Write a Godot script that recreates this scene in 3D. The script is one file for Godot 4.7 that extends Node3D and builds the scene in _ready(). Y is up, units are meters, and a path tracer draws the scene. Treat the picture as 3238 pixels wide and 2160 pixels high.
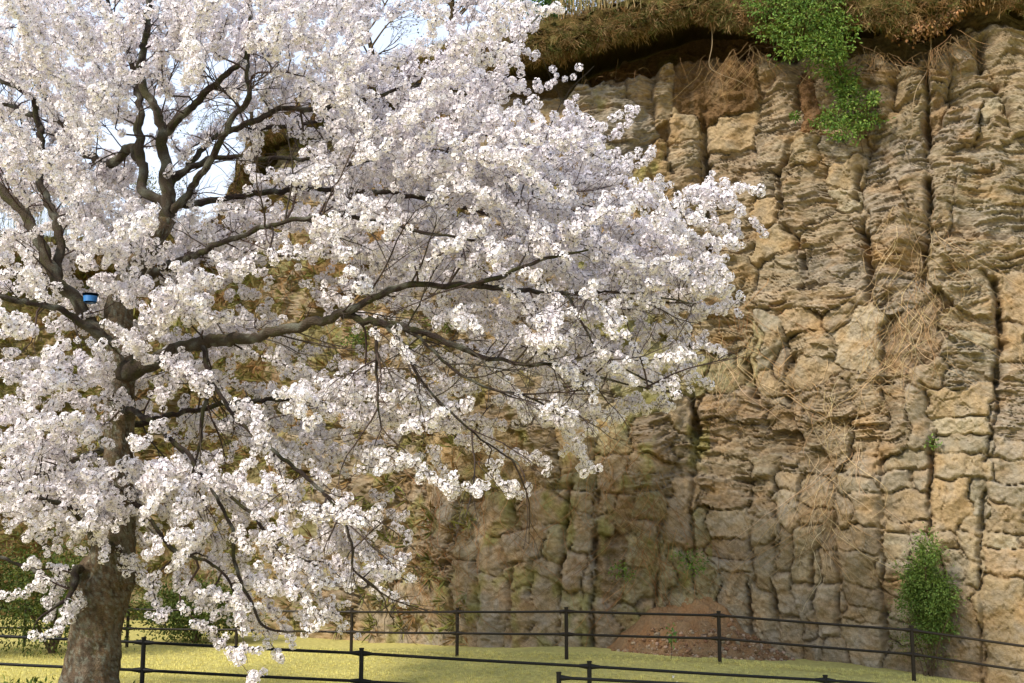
extends Node3D
# A flowering cherry in front of a quarried sandstone cliff. Units are metres, y is up, the camera looks along -z.

const FOCAL := 1236.0          # in pixels of a 1024 x 683 picture
const PITCH := 8.94            # degrees up
const EYE := 2.6
const SURVEY := 1024.0 / 3238.0

var rng := RandomNumberGenerator.new()
var noise := FastNoiseLite.new()
var shards := FastNoiseLite.new()
var used := {}
var mats := {}

# ---------------------------------------------------------------- helpers
func at(sx: float, sy: float, d: float) -> Vector3:      # a surveyed sighting (sx, sy) at d metres becomes a point in the place
	var x := (sx * SURVEY - 512.0) / FOCAL
	var y := -(sy * SURVEY - 341.5) / FOCAL
	var c := cos(deg_to_rad(PITCH))
	var s := sin(deg_to_rad(PITCH))
	var yy := y * c + s
	var zz := y * s - c
	var t := d / -zz
	return Vector3(x * t, EYE + yy * t, -d)

func n2(x: float, y: float) -> float:
	return noise.get_noise_2d(x * 100.0, y * 100.0)

func rnd(a: int, b: int) -> float:       # a fixed number from 0 to 1 for each pair
	var x := sin(a * 127.1 + b * 311.7) * 43758.5453
	return x - floorf(x)

func n3(p: Vector3, f: float) -> float:
	return noise.get_noise_3d(p.x * f * 100.0, p.y * f * 100.0, p.z * f * 100.0)

func numbered(called: String) -> String:
	if not used.has(called):
		used[called] = 0
		return called
	used[called] += 1
	return "%s_%03d" % [called, used[called]]

func thing(called: String, label: String, category: String, where := Vector3.ZERO, group := "") -> Node3D:
	var o := Node3D.new()
	o.name = numbered(called)
	add_child(o, true)
	o.position = where
	tag(o, label, category, group)
	return o

func tag(o: Node, label: String, category: String, group := "") -> void:
	o.set_meta("label", label)
	if category != "": o.set_meta("category", category)
	if group != "": o.set_meta("group", group)

func part(called: String, mesh: Mesh, m: Material, parent: Node, where := Vector3.ZERO) -> MeshInstance3D:
	var o := MeshInstance3D.new()
	o.name = called
	o.mesh = mesh
	o.material_override = m
	parent.add_child(o, true)
	o.position = where
	return o

func structure(called: String, label: String, mesh: Mesh, m: Material) -> MeshInstance3D:
	var o := part(numbered(called), mesh, m, self)
	o.set_meta("kind", "structure")
	o.set_meta("label", label)
	return o

func many(called: String, mesh: Mesh, m: Material, parent: Node, xf: Array, cols: Array) -> MultiMeshInstance3D:
	var mm := MultiMesh.new()
	mm.transform_format = MultiMesh.TRANSFORM_3D
	mm.use_colors = true
	mm.mesh = mesh
	mm.instance_count = xf.size()
	for k in xf.size():
		mm.set_instance_transform(k, xf[k])
		mm.set_instance_color(k, cols[k])
	var o := MultiMeshInstance3D.new()
	o.name = called
	o.multimesh = mm
	o.material_override = m
	o.set_meta("kind", "stuff")
	parent.add_child(o, true)
	return o

class Shape:
	var v := PackedVector3Array()
	var n := PackedVector3Array()
	var c := PackedColorArray()
	var i := PackedInt32Array()
	func vert(p: Vector3, nn: Vector3, col: Color) -> void:
		v.append(p); n.append(nn); c.append(col)
	func tri(a: int, b: int, d: int) -> void:
		i.append(a); i.append(b); i.append(d)
	func tube(pts: PackedVector3Array, rad: PackedFloat32Array, sides: int, col: Color, cap := true) -> void:
		var base := v.size()
		var m := pts.size()
		var side := Vector3.ZERO
		for k in m:
			var t := (pts[mini(k + 1, m - 1)] - pts[maxi(k - 1, 0)]).normalized()
			if side == Vector3.ZERO:
				side = t.cross(Vector3(0.31, 0.2, 0.93)).normalized()
			else:
				side = (side - t * side.dot(t)).normalized()
			var b := t.cross(side)
			for j in sides:
				var a := TAU * j / sides
				var nn := side * cos(a) + b * sin(a)
				vert(pts[k] + nn * rad[k], nn, col)
		for k in m - 1:
			for j in sides:
				var a0 := base + k * sides + j
				var a1 := base + k * sides + (j + 1) % sides
				tri(a0, a0 + sides, a1)
				tri(a1, a0 + sides, a1 + sides)
		if cap:
			for e in 2:
				var row := base + (0 if e == 0 else (m - 1) * sides)
				var t2 := (pts[0] - pts[1]).normalized() if e == 0 else (pts[m - 1] - pts[m - 2]).normalized()
				var st := v.size()
				for j in sides: vert(v[row + j], t2, col)
				for j in range(1, sides - 1):
					if e == 0: tri(st, st + j, st + j + 1)
					else: tri(st, st + j + 1, st + j)
	func leaf(p: Vector3, along: Vector3, across: Vector3, long: float, wide: float, col: Color) -> void:   # a folded pointed leaf of four faces
		var up := along.cross(across).normalized()
		var base := v.size()
		var fold := up * wide * 0.35
		vert(p, up, col)
		vert(p + along * long * 0.45 + across * wide * 0.5 + fold, (up - across * 0.4).normalized(), col)
		vert(p + along * long, up, col)
		vert(p + along * long * 0.45 - across * wide * 0.5 + fold, (up + across * 0.4).normalized(), col)
		tri(base, base + 1, base + 2)
		tri(base, base + 2, base + 3)
	func box(lo: Vector3, hi: Vector3, col: Color) -> void:
		var faces := [[Vector3.RIGHT, Vector3.UP, Vector3.BACK], [Vector3.LEFT, Vector3.BACK, Vector3.UP], [Vector3.UP, Vector3.BACK, Vector3.RIGHT], [Vector3.DOWN, Vector3.RIGHT, Vector3.BACK], [Vector3.BACK, Vector3.RIGHT, Vector3.UP], [Vector3.FORWARD, Vector3.UP, Vector3.RIGHT]]
		var mid := (lo + hi) / 2.0
		var h := (hi - lo) / 2.0
		for f in faces:
			var st := v.size()
			for q in [[-1, -1], [1, -1], [1, 1], [-1, 1]]:
				var d: Vector3 = f[0] + f[1] * q[0] + f[2] * q[1]
				vert(mid + d * h, f[0], col)
			tri(st, st + 2, st + 1); tri(st, st + 3, st + 2)
	func mesh() -> ArrayMesh:
		var a := []
		a.resize(Mesh.ARRAY_MAX)
		a[Mesh.ARRAY_VERTEX] = v; a[Mesh.ARRAY_NORMAL] = n; a[Mesh.ARRAY_COLOR] = c; a[Mesh.ARRAY_INDEX] = i
		var m := ArrayMesh.new()
		if v.size() > 0: m.add_surface_from_arrays(Mesh.PRIMITIVE_TRIANGLES, a)
		return m

func rand_dir() -> Vector3:
	var z := rng.randf_range(-1, 1)
	var a := rng.randf() * TAU
	var r := sqrt(1 - z * z)
	return Vector3(r * cos(a), z, r * sin(a))

func jitter(c: Color, k: float) -> Color:
	var g := 1.0 + rng.randf_range(-k, k)
	return Color(c.r * g * (1.0 + rng.randf_range(-k, k) * 0.4), c.g * g, c.b * g * (1.0 + rng.randf_range(-k, k) * 0.4))

func curve_through(p: Array, step: float) -> Array:   # Catmull-Rom through rows [Vector3, radius]; gives [points, radii]
	var pts := PackedVector3Array()
	var rad := PackedFloat32Array()
	for k in p.size() - 1:
		var a: Vector3 = p[maxi(k - 1, 0)][0]
		var b: Vector3 = p[k][0]
		var c: Vector3 = p[k + 1][0]
		var d: Vector3 = p[mini(k + 2, p.size() - 1)][0]
		var m := maxi(1, int(b.distance_to(c) / step))
		for j in m:
			var t := float(j) / m
			pts.append(b.cubic_interpolate(c, a, d, t))
			rad.append(lerpf(p[k][1], p[k + 1][1], t))
	pts.append(p[-1][0]); rad.append(p[-1][1])
	return [pts, rad]

# ---------------------------------------------------------------- materials
func gray_texture(seed_: int, freq: float, lo: float, hi: float, octaves := 5, ridged := false) -> ImageTexture:
	var f := FastNoiseLite.new()
	f.seed = seed_
	f.frequency = freq
	f.fractal_octaves = octaves
	f.fractal_type = FastNoiseLite.FRACTAL_RIDGED if ridged else FastNoiseLite.FRACTAL_FBM
	var im := f.get_seamless_image(512, 512)
	im.convert(Image.FORMAT_L8)
	var d := im.get_data()
	for k in d.size(): d[k] = int(255.0 * lerpf(lo, hi, d[k] / 255.0))
	return ImageTexture.create_from_image(Image.create_from_data(512, 512, false, Image.FORMAT_L8, d))

func surface(rough: float, grain: Texture2D, relief: Texture2D, relief_cm: float, scale: Vector3, specular := 0.3) -> StandardMaterial3D:
	var m := StandardMaterial3D.new()
	m.vertex_color_use_as_albedo = true
	m.roughness = rough
	m.metallic_specular = specular
	m.uv1_triplanar = true
	m.uv1_world_triplanar = true
	m.uv1_scale = scale
	if grain: m.albedo_texture = grain
	if relief:
		m.heightmap_enabled = true
		m.heightmap_texture = relief
		m.heightmap_scale = relief_cm
	return m

func leafy(rough: float, glow: Color) -> StandardMaterial3D:
	var m := StandardMaterial3D.new()
	m.vertex_color_use_as_albedo = true
	m.roughness = rough
	m.cull_mode = BaseMaterial3D.CULL_DISABLED
	m.backlight_enabled = glow != Color.BLACK
	m.backlight = glow
	m.metallic_specular = 0.25
	return m

func make_materials() -> void:
	var grain := gray_texture(5, 0.02, 0.78, 1.0, 6)
	var rough := gray_texture(6, 0.025, 0.0, 1.0, 6)
	mats.rock = surface(0.95, grain, rough, 1.6, Vector3(2.6, 2.6, 2.6), 0.2)
	mats.bed = surface(0.95, grain, rough, 2.2, Vector3(0.8, 4.0, 0.8), 0.2)
	mats.soil = surface(1.0, grain, rough, 4.0, Vector3(1.6, 1.6, 1.6), 0.1)
	mats.bark = surface(0.9, gray_texture(7, 0.03, 0.6, 1.0, 6), gray_texture(9, 0.03, 0.0, 1.0, 5), 3.0, Vector3(2.0, 3.5, 2.0), 0.25)
	mats.twig = surface(0.9, null, null, 0.0, Vector3.ONE, 0.25)
	mats.lawn = surface(1.0, gray_texture(11, 0.03, 0.8, 1.0, 6), rough, 2.0, Vector3(0.5, 0.5, 0.5), 0.1)
	mats.leaf = leafy(0.55, Color(0.10, 0.16, 0.04))
	mats.dry = leafy(0.9, Color(0.10, 0.08, 0.03))
	mats.petal = leafy(0.75, Color(0.72, 0.705, 0.715))
	var paint := surface(0.42, gray_texture(13, 0.05, 0.8, 1.0, 3), rough, 0.15, Vector3(3, 3, 3), 0.3)
	mats.paint = paint
	var blue := StandardMaterial3D.new()
	blue.vertex_color_use_as_albedo = true
	blue.roughness = 0.35
	mats.plastic = blue

# ---------------------------------------------------------------- ground
const NEAR_X := [-40.0, -7.96, -5.72, -2.34, 1.2, 4.85, 9.0, 40.0]
const NEAR_Y := [0.4, 0.22, 0.1, -0.06, -0.26, -0.47, -0.7, -1.0]
const FAR_X := [-40.0, -6.89, -3.43, -1.1, 1.03, 3.86, 7.13, 8.96, 13.0, 40.0]
const FAR_Y := [0.3, 0.14, 0.13, 0.22, 0.33, 0.27, 0.08, -0.14, -0.5, -0.9]
const FAR_D := [27.0, 27.9, 27.1, 25.5, 23.9, 23.6, 22.6, 22.2, 21.5, 21.0]

func along(xs: Array, ys: Array, x: float) -> float:
	if x <= xs[0]: return ys[0]
	for k in xs.size() - 1:
		if x < xs[k + 1]: return lerpf(ys[k], ys[k + 1], (x - xs[k]) / (xs[k + 1] - xs[k]))
	return ys[-1]

func ground(x: float, z: float) -> float:
	var t := clampf((-z - 19.7) / (along(FAR_X, FAR_D, x) - 19.7), -1.5, 1.0)
	return lerpf(along(NEAR_X, NEAR_Y, x), along(FAR_X, FAR_Y, x), t) + 0.025 * n2(x * 0.004, z * 0.004)

func build_ground() -> void:
	var xs := []
	var zs := []
	for k in [-400, -250, -150, -90, -60, -45]: xs.append(float(k))
	var x := -36.0
	while x < 30.0:
		xs.append(x)
		x += 0.4 if absf(x) < 14 else 1.5
	for k in [36, 50, 80, 140, 250, 400]: xs.append(float(k))
	for k in [300, 120, 60, 30, 10, 0]: zs.append(float(k))
	var z := -6.0
	while z > -45.0:
		zs.append(z)
		z -= 0.4 if z < -14 else 1.5
	for k in [-60, -100, -180, -320, -600]: zs.append(float(k))
	var s := Shape.new()
	for zz in zs:
		for xx in xs:
			var e := 0.2
			var nn := Vector3(ground(xx - e, zz) - ground(xx + e, zz), 2 * e, ground(xx, zz - e) - ground(xx, zz + e)).normalized()
			s.vert(Vector3(xx, ground(xx, zz), zz), nn, Color(0.54, 0.47, 0.155))
	var w := xs.size()
	for j in zs.size() - 1:
		for k in w - 1:
			var a := j * w + k
			s.tri(a, a + w, a + 1)
			s.tri(a + 1, a + w, a + w + 1)
	structure("lawn", "yellow green spring lawn sloping gently between the two fences", s.mesh(), mats.lawn)
	# short blades over the part of the lawn in view
	var tuft := Shape.new()
	for b in 7:
		var a := TAU * b / 7.0 + rng.randf()
		var lean := Vector3(cos(a), 0, sin(a))
		tuft.leaf(lean * rng.randf_range(0, 0.03), (Vector3.UP + lean * rng.randf_range(0.2, 0.9)).normalized(), lean.cross(Vector3.UP), rng.randf_range(0.035, 0.06), 0.007, Color.WHITE)
	var xf := []
	var col := []
	for k in 18000:
		var d := rng.randf_range(17.2, 28.2)
		var px := rng.randf_range(-0.44, 0.44) * d
		if d > along(FAR_X, FAR_D, px) + 0.9: continue
		xf.append(Transform3D(Basis(Vector3.UP, rng.randf() * TAU).scaled(Vector3.ONE * rng.randf_range(0.7, 1.35)), Vector3(px, ground(px, -d) - 0.004, -d)))
		col.append(jitter(Color(0.68, 0.61, 0.20), 0.09))
	var g := many(numbered("grass"), tuft.mesh(), mats.dry, self, xf, col)
	g.set_meta("label", "short yellow green grass blades covering the lawn")
	g.set_meta("category", "grass")

# ---------------------------------------------------------------- cliff
const PLAN := [[-34, -36], [-22, -38.5], [-14.2, -38], [-9.3, -36], [-6.7, -33], [-3.9, -30], [-1.2, -27.7], [1.1, -26.3], [4.3, -26.0], [7.5, -24.3], [9.4, -23.5], [12.5, -22.6], [17, -21.8]]
const STEP := 0.05
var plan := PackedVector2Array()    # one point every STEP metres
var plan_n := PackedVector2Array()
var cols_s := PackedFloat32Array()  # the cliff's grid
const LOW_ROWS := 200
const ROWS_ALL := 680
var rows := ROWS_ALL
var height_of := PackedFloat32Array()
var depth_of := PackedFloat32Array()
var lip_s := []
var lip_h := []
var lip_out := []
var recess := []

func row_v(r: int) -> float:          # how far up the face a row of the grid lies, 0 to 1
	return 0.37 * r / LOW_ROWS if r < LOW_ROWS else 0.37 + 0.63 * (r - LOW_ROWS) / (ROWS_ALL - 1.0 - LOW_ROWS)

func row_of(v: float) -> float:
	return v / 0.37 * LOW_ROWS if v < 0.37 else LOW_ROWS + (v - 0.37) / 0.63 * (ROWS_ALL - 1.0 - LOW_ROWS)

func plan_at(s: float) -> Vector2:
	var f := clampf(s / STEP, 0, plan.size() - 1.001)
	var k := int(f)
	return plan[k].lerp(plan[k + 1], f - k)

func normal_at(s: float) -> Vector2:
	var f := clampf(s / STEP, 0, plan.size() - 1.001)
	var k := int(f)
	return plan_n[k].lerp(plan_n[k + 1], f - k)

func sighted(sx: float, sy: float) -> Vector2:   # a sighting on the cliff face becomes (metres along it, height)
	var p := at(sx, sy, 10.0)
	var r := p.x / 10.0
	var lo := 0
	var hi := plan.size() - 1
	while hi - lo > 1:
		var mid := (lo + hi) >> 1
		if plan[mid].x / -plan[mid].y < r: lo = mid
		else: hi = mid
	var d := -plan[lo].y
	return Vector2(lo * STEP, EYE + (p.y - EYE) * d / 10.0)

func lay_plan() -> void:
	var raw := PackedVector2Array()
	for k in PLAN.size() - 1:
		var a := Vector2(PLAN[maxi(k - 1, 0)][0], PLAN[maxi(k - 1, 0)][1])
		var b := Vector2(PLAN[k][0], PLAN[k][1])
		var c := Vector2(PLAN[k + 1][0], PLAN[k + 1][1])
		var d := Vector2(PLAN[mini(k + 2, PLAN.size() - 1)][0], PLAN[mini(k + 2, PLAN.size() - 1)][1])
		for j in 60: raw.append(b.cubic_interpolate(c, a, d, j / 60.0))
	raw.append(Vector2(PLAN[-1][0], PLAN[-1][1]))
	var left := 0.0
	plan.append(raw[0])
	for k in raw.size() - 1:
		var seg := raw[k].distance_to(raw[k + 1])
		while left + seg >= STEP:
			var t := (STEP - left) / seg
			raw[k] = raw[k].lerp(raw[k + 1], t)
			plan.append(raw[k])
			seg = raw[k].distance_to(raw[k + 1])
			left = 0.0
		left += seg
	for k in plan.size():
		var a := plan[maxi(k - 12, 0)]
		var b := plan[mini(k + 12, plan.size() - 1)]
		var t := (b - a).normalized()
		plan_n.append(Vector2(-t.y, t.x) if Vector2(-t.y, t.x).y > 0 else Vector2(t.y, -t.x))
	# underside of the overhanging turf: [sighting x, sighting y, how far it juts out, how deep the hollow below is]
	for q in [[-3000, 640, 0.4, 0.0], [0, 840, 0.5, 0.1], [300, 850, 0.5, 0.1], [560, 830, 0.5, 0.2], [740, 760, 0.4, 0.2], [860, 455, 0.5, 0.3], [1100, 360, 0.6, 0.5], [1400, 270, 0.7, 0.8], [1650, 225, 0.7, 1.4], [1790, 195, 0.7, 1.9], [1930, 155, 0.7, 1.9], [2060, 115, 0.7, 1.9], [2200, 70, 0.6, 1.6], [2280, 95, 0.7, 1.3], [2410, 110, 0.6, 1.0], [2600, 120, 0.6, 0.8], [2750, 85, 0.6, 1.2], [2880, 120, 0.6, 1.2], [2990, 70, 0.5, 1.2], [3060, 25, 0.5, 0.8], [3130, 15, 0.4, 0.5], [3238, 45, 0.4, 0.7], [4300, 30, 0.4, 0.3]]:
		var p := sighted(q[0], q[1])
		lip_s.append(p.x); lip_h.append(p.y); lip_out.append(q[2]); recess.append(q[3])

# Rock beds as surveyed: sheets of [left, top, right, bottom, bedding (0 massive, 1 thin bedded, 2 earth), stone]
# stones: 0 tan, 1 grey, 2 orange, 3 cream, 4 mossy, 5 red earth, 6 brown
const SHEET_LOW := [[-20,0,95,160,1,6],[-20,170,90,600,0,6],[-20,610,60,1050,0,4],[100,0,460,160,1,0],[110,160,460,360,1,6],[90,370,215,620,0,4],[90,630,205,1040,0,4],[215,350,480,545,0,0],[215,545,470,690,0,6],[210,690,460,795,0,0],[215,800,470,1300,0,1],[490,0,635,160,1,0],[500,160,635,430,1,0],[480,430,625,620,0,0],[475,620,615,900,0,0],[460,890,620,1430,0,0],[645,140,790,240,0,0],[640,250,750,520,0,3],[635,520,750,780,0,0],[630,780,760,1100,0,3],[625,1100,790,1480,0,0],[650,0,940,140,1,0],[790,170,960,330,0,0],[765,330,930,470,0,0],[765,480,930,860,0,0],[770,870,890,1290,0,1],[790,1300,940,1480,0,0],[940,480,1060,700,0,6],[890,650,1055,900,0,0],[890,900,1060,1300,0,3],[930,1300,1150,1500,0,0],[1200,0,1390,110,0,1],[1170,130,1340,240,0,1],[1190,240,1380,480,0,0],[1110,330,1190,540,0,0],[1120,475,1365,670,0,0],[1065,680,1365,890,0,0],[1065,890,1370,1035,0,6],[1070,1030,1375,1165,0,0],[1075,1170,1390,1500,0,3],[1395,0,1730,100,0,1],[1380,110,1640,215,0,1],[1640,110,1725,260,0,1],[1390,225,1700,440,0,6],[1560,430,1705,515,0,1],[1375,440,1560,500,0,2],[1360,500,1560,690,0,3],[1570,515,1700,680,0,1],[1370,690,1560,820,0,3],[1375,825,1560,955,0,0],[1380,960,1570,1120,0,3],[1385,1125,1580,1320,0,3],[1390,1320,1600,1540,0,0],[1745,0,2100,180,0,0],[1720,190,2000,525,0,2],[1990,200,2090,420,0,1],[1960,425,2070,540,0,0],[1740,535,1930,670,0,0],[1945,545,2060,740,0,0],[1840,690,1980,890,0,1],[1965,740,2060,905,0,0],[1740,900,2070,1600,0,6],[2130,-20,2400,190,0,1],[2130,190,2400,320,0,1],[2100,330,2400,500,0,6],[2100,500,2300,625,0,3],[2300,540,2420,620,0,0],[2075,630,2420,830,0,2],[2075,830,2420,1600,0,2],[2430,0,2750,300,0,0],[2430,300,2750,700,0,1],[2430,700,2750,1600,0,0]]
const SHEET_MID := [[500,0,760,150,0,2],[540,160,780,330,1,0],[850,-100,1250,110,1,0],[1270,-150,1600,100,1,0],[830,110,1270,420,1,1],[1290,100,1600,260,1,2],[1310,260,1560,560,1,1],[660,430,1200,540,1,0],[650,510,980,680,0,0],[980,540,1190,660,0,1],[470,650,640,930,0,1],[640,860,740,1030,0,1],[520,950,700,1150,0,2],[420,700,520,1000,0,4],[130,850,330,1150,0,4],[330,780,480,950,0,4],[740,740,1080,880,1,0],[1030,600,1380,920,0,3],[750,880,1060,1090,0,0],[740,1090,1110,1330,1,0],[780,1350,1100,1568,1,6],[1380,640,1700,920,2,6],[1100,1000,1360,1300,1,0],[1130,1300,1360,1568,1,0],[1360,1070,1560,1568,1,6],[1560,1100,1720,1568,0,1],[1600,930,1850,1080,0,0],[1690,1070,2170,1290,0,2],[1740,1300,2140,1440,0,3],[1750,1450,2150,1568,0,1],[1700,600,2150,700,1,0],[1880,690,2190,780,0,3],[1820,780,2180,880,1,1],[1810,880,2170,1060,1,1],[1900,100,2340,300,1,0],[1900,300,2160,600,1,0],[2170,280,2400,600,0,2],[2200,600,2400,930,0,2],[2190,930,2400,1200,1,1],[2150,1200,2400,1430,1,1],[2140,1440,2400,1600,0,1],[100,1170,500,1330,1,6],[120,1330,560,1450,1,6],[300,1400,760,1568,1,6],[-50,1180,90,1400,0,6],[-50,1400,90,1568,1,6],[560,1150,720,1230,0,1],[500,1230,730,1400,1,6]]
const SHEET_HIGH := [[-60,730,110,930,0,2],[-60,940,120,1150,1,0],[-60,1150,120,1300,1,6],[-60,1300,150,1568,1,6],[180,780,470,1000,0,2],[180,1000,480,1250,1,0],[180,1250,480,1568,1,0],[480,460,760,840,1,0],[480,850,750,1130,1,0],[500,1130,650,1330,1,1],[490,1330,660,1568,0,2],[760,600,900,900,2,5],[700,900,960,1100,1,2],[660,1100,1010,1330,1,0],[680,1330,1010,1568,1,0],[900,560,1200,900,1,2],[920,900,1200,1060,1,1],[1010,1060,1200,1240,0,2],[1010,1300,1180,1460,0,3],[1010,1460,1220,1568,1,0],[1230,480,1430,800,1,6],[1430,520,1690,750,1,0],[1230,750,1680,980,1,0],[1210,980,1680,1200,1,1],[1220,1200,1450,1568,1,1],[1450,1200,1690,1568,1,6],[1690,380,1880,640,1,6],[1690,640,1800,900,2,6],[1690,950,1920,1380,1,0],[1690,1380,1900,1568,1,3],[1780,450,2200,700,1,0],[1790,700,2020,960,1,1],[2020,680,2230,800,0,3],[2030,800,2250,960,1,0],[1920,960,2350,1200,1,1],[1930,1200,2350,1400,1,0],[1900,1400,2350,1568,1,1],[1880,290,2040,390,0,0],[1880,390,2050,450,1,6],[2060,150,2400,450,1,0],[2100,450,2400,640,1,0],[2200,640,2420,900,1,0],[-20,330,480,720,2,5],[-400,300,-40,420,2,5],[-400,430,-180,700,1,6],[-180,420,-50,720,1,2],[-520,420,-400,560,2,6]]
const SHEET_BASE := [[560,160,830,550,0,1],[840,200,960,340,0,1],[820,340,990,700,0,1],[990,300,1180,520,0,6],[960,550,1140,830,0,6],[950,830,1160,1340,0,1],[560,560,770,900,1,6],[720,800,960,1320,0,6],[1190,330,1530,480,0,6],[1150,480,1380,720,0,6],[1360,480,1530,770,0,4],[1150,730,1290,930,0,6],[1290,740,1500,1340,0,0],[1150,940,1290,1340,0,6],[1550,90,1790,230,0,4],[1560,230,1790,380,0,3],[1540,380,1720,650,0,0],[1510,660,1680,920,0,0],[1490,920,1660,1340,0,3],[1660,700,1760,1340,0,1],[1780,0,1960,230,0,6],[1960,0,2200,130,0,0],[1970,130,2200,250,1,6],[1750,240,1920,420,0,0],[1920,250,2060,560,0,6],[2060,250,2200,420,0,4],[1750,420,1910,560,0,4],[2060,420,2200,570,0,6],[1720,560,1980,1000,2,6],[1760,1000,1900,1340,0,6],[1900,1000,2060,1340,0,4],[2060,1000,2200,1340,0,6],[1980,560,2190,1000,0,4],[290,890,390,1300,0,1],[390,900,720,1180,0,6],[500,1180,720,1310,0,1],[90,900,290,1300,0,6],[-100,300,400,880,1,6],[700,-150,1100,160,2,2],[1780,-260,1980,-20,0,4],[2000,-230,2360,-20,1,6],[1250,-200,1480,60,1,6],[1480,-200,1700,60,0,2]]
# deep open joints
const JOINTS := [[[2225,330],[2232,600],[2222,800],[2185,1050],[2183,1130],[2206,1370],[2203,1500],[2190,1620],[2196,1760]],[[2509,275],[2502,320],[2518,390],[2480,500],[2455,540],[2466,640],[2476,716],[2513,748],[2527,802],[2541,870]],[[2718,450],[2706,528],[2702,620],[2720,720],[2730,740],[2748,812],[2752,940]],[[2815,255],[2828,330],[2840,380]],[[2935,200],[2934,330],[2940,440],[2936,560],[2945,650],[2930,800],[2918,900]],[[3106,110],[3101,207],[3156,266],[3188,354],[3190,420]],[[3152,880],[3165,986],[3170,1087],[3156,1202],[3156,1294],[3142,1386],[3129,1454],[3120,1555],[3110,1670],[3106,1807],[3115,2129]],[[2925,1215],[2945,1280],[2950,1440],[2946,1670]],[[2794,1440],[2789,1715],[2789,1945],[2803,2129]],[[2454,1486],[2447,1700],[2445,1853],[2452,2000]],[[2385,1610],[2376,1740],[2371,1853],[2378,2040]],[[2573,1738],[2564,1853],[2578,2014]],[[2645,1760],[2648,1990]],[[1461,1532],[1447,1660],[1420,1761],[1411,1853]],[[1608,1578],[1604,1807],[1617,2051]],[[1792,1532],[1783,1647],[1774,1761],[1764,1853],[1766,2040]],[[1905,1500],[1902,1555],[1888,1715],[1875,1900],[1878,2040]],[[2090,1650],[2081,1945],[2090,2010]],[[2500,1133],[2481,1270],[2486,1330]],[[2350,1130],[2380,1250],[2400,1290]]]
const STONE := [Color(0.385, 0.295, 0.185), Color(0.33, 0.28, 0.21), Color(0.43, 0.305, 0.165), Color(0.48, 0.40, 0.275), Color(0.325, 0.29, 0.14), Color(0.25, 0.145, 0.072), Color(0.315, 0.23, 0.14)]
var beds := []          # [s, h, half width, half height, bedding, stone]

func gather_beds() -> void:
	for sheet in [[SHEET_LOW, 2160.0, 1440.0], [SHEET_MID, 2160.0, 720.0], [SHEET_HIGH, 2160.0, 0.0], [SHEET_BASE, 1080.0, 1440.0]]:
		for q in sheet[0]:
			var a := sighted(sheet[1] + q[0] / 2.178, sheet[2] + q[1] / 2.178)
			var b := sighted(sheet[1] + q[2] / 2.178, sheet[2] + q[3] / 2.178)
			if q[2] - q[0] < 30: continue
			beds.append([(a.x + b.x) / 2, (a.y + b.y) / 2, maxf((b.x - a.x) / 2, 0.12), maxf((a.y - b.y) / 2, 0.12), q[4], q[5]])
	# the rest of the face, which the tree hides, in beds of the same kind
	var total := plan.size() * STEP
	for attempt in 1500:
		if beds.size() >= 312: break
		var s := rng.randf_range(1.0, total - 1.0)
		var h := rng.randf_range(0.0, along(lip_s, lip_h, s) + 0.3)
		var far := s < total * 0.36
		var rx := rng.randf_range(0.5, 0.9) * (2.0 if far else 1.0)
		var ry := rng.randf_range(0.3, 0.8) * (1.8 if far else 1.0)
		var ok := true
		for b in beds:
			if absf(s - b[0]) < (rx + b[2]) * 0.8 and absf(h - b[1]) < (ry + b[3]) * 0.8:
				ok = false
				break
		if ok:
			var earth := rng.randf() < (0.75 if far else 0.3)
			beds.append([s, h, rx, ry, 2 if earth else (1 if h > 5 else 0), ([5, 6, 2, 4][rng.randi() % 4] if earth else [0, 1, 6, 2, 6][rng.randi() % 5])])

func face_point(s: float, h: float, out: float) -> Vector3:   # out metres in front of the finished face
	var lo := 0
	var hi := cols_s.size() - 1
	while hi - lo > 1:
		var mid := (lo + hi) >> 1
		if cols_s[mid] <= s: lo = mid
		else: hi = mid
	var hmax: float = height_of[lo]
	var r := clampi(int(row_of((h + 0.9) / (hmax + 0.9))), 0, rows - 1)
	var p := plan_at(s)
	var nn := normal_at(s)
	var d := depth_of[r * cols_s.size() + lo] + out
	return Vector3(p.x + nn.x * d, h, p.y + nn.y * d)

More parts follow.
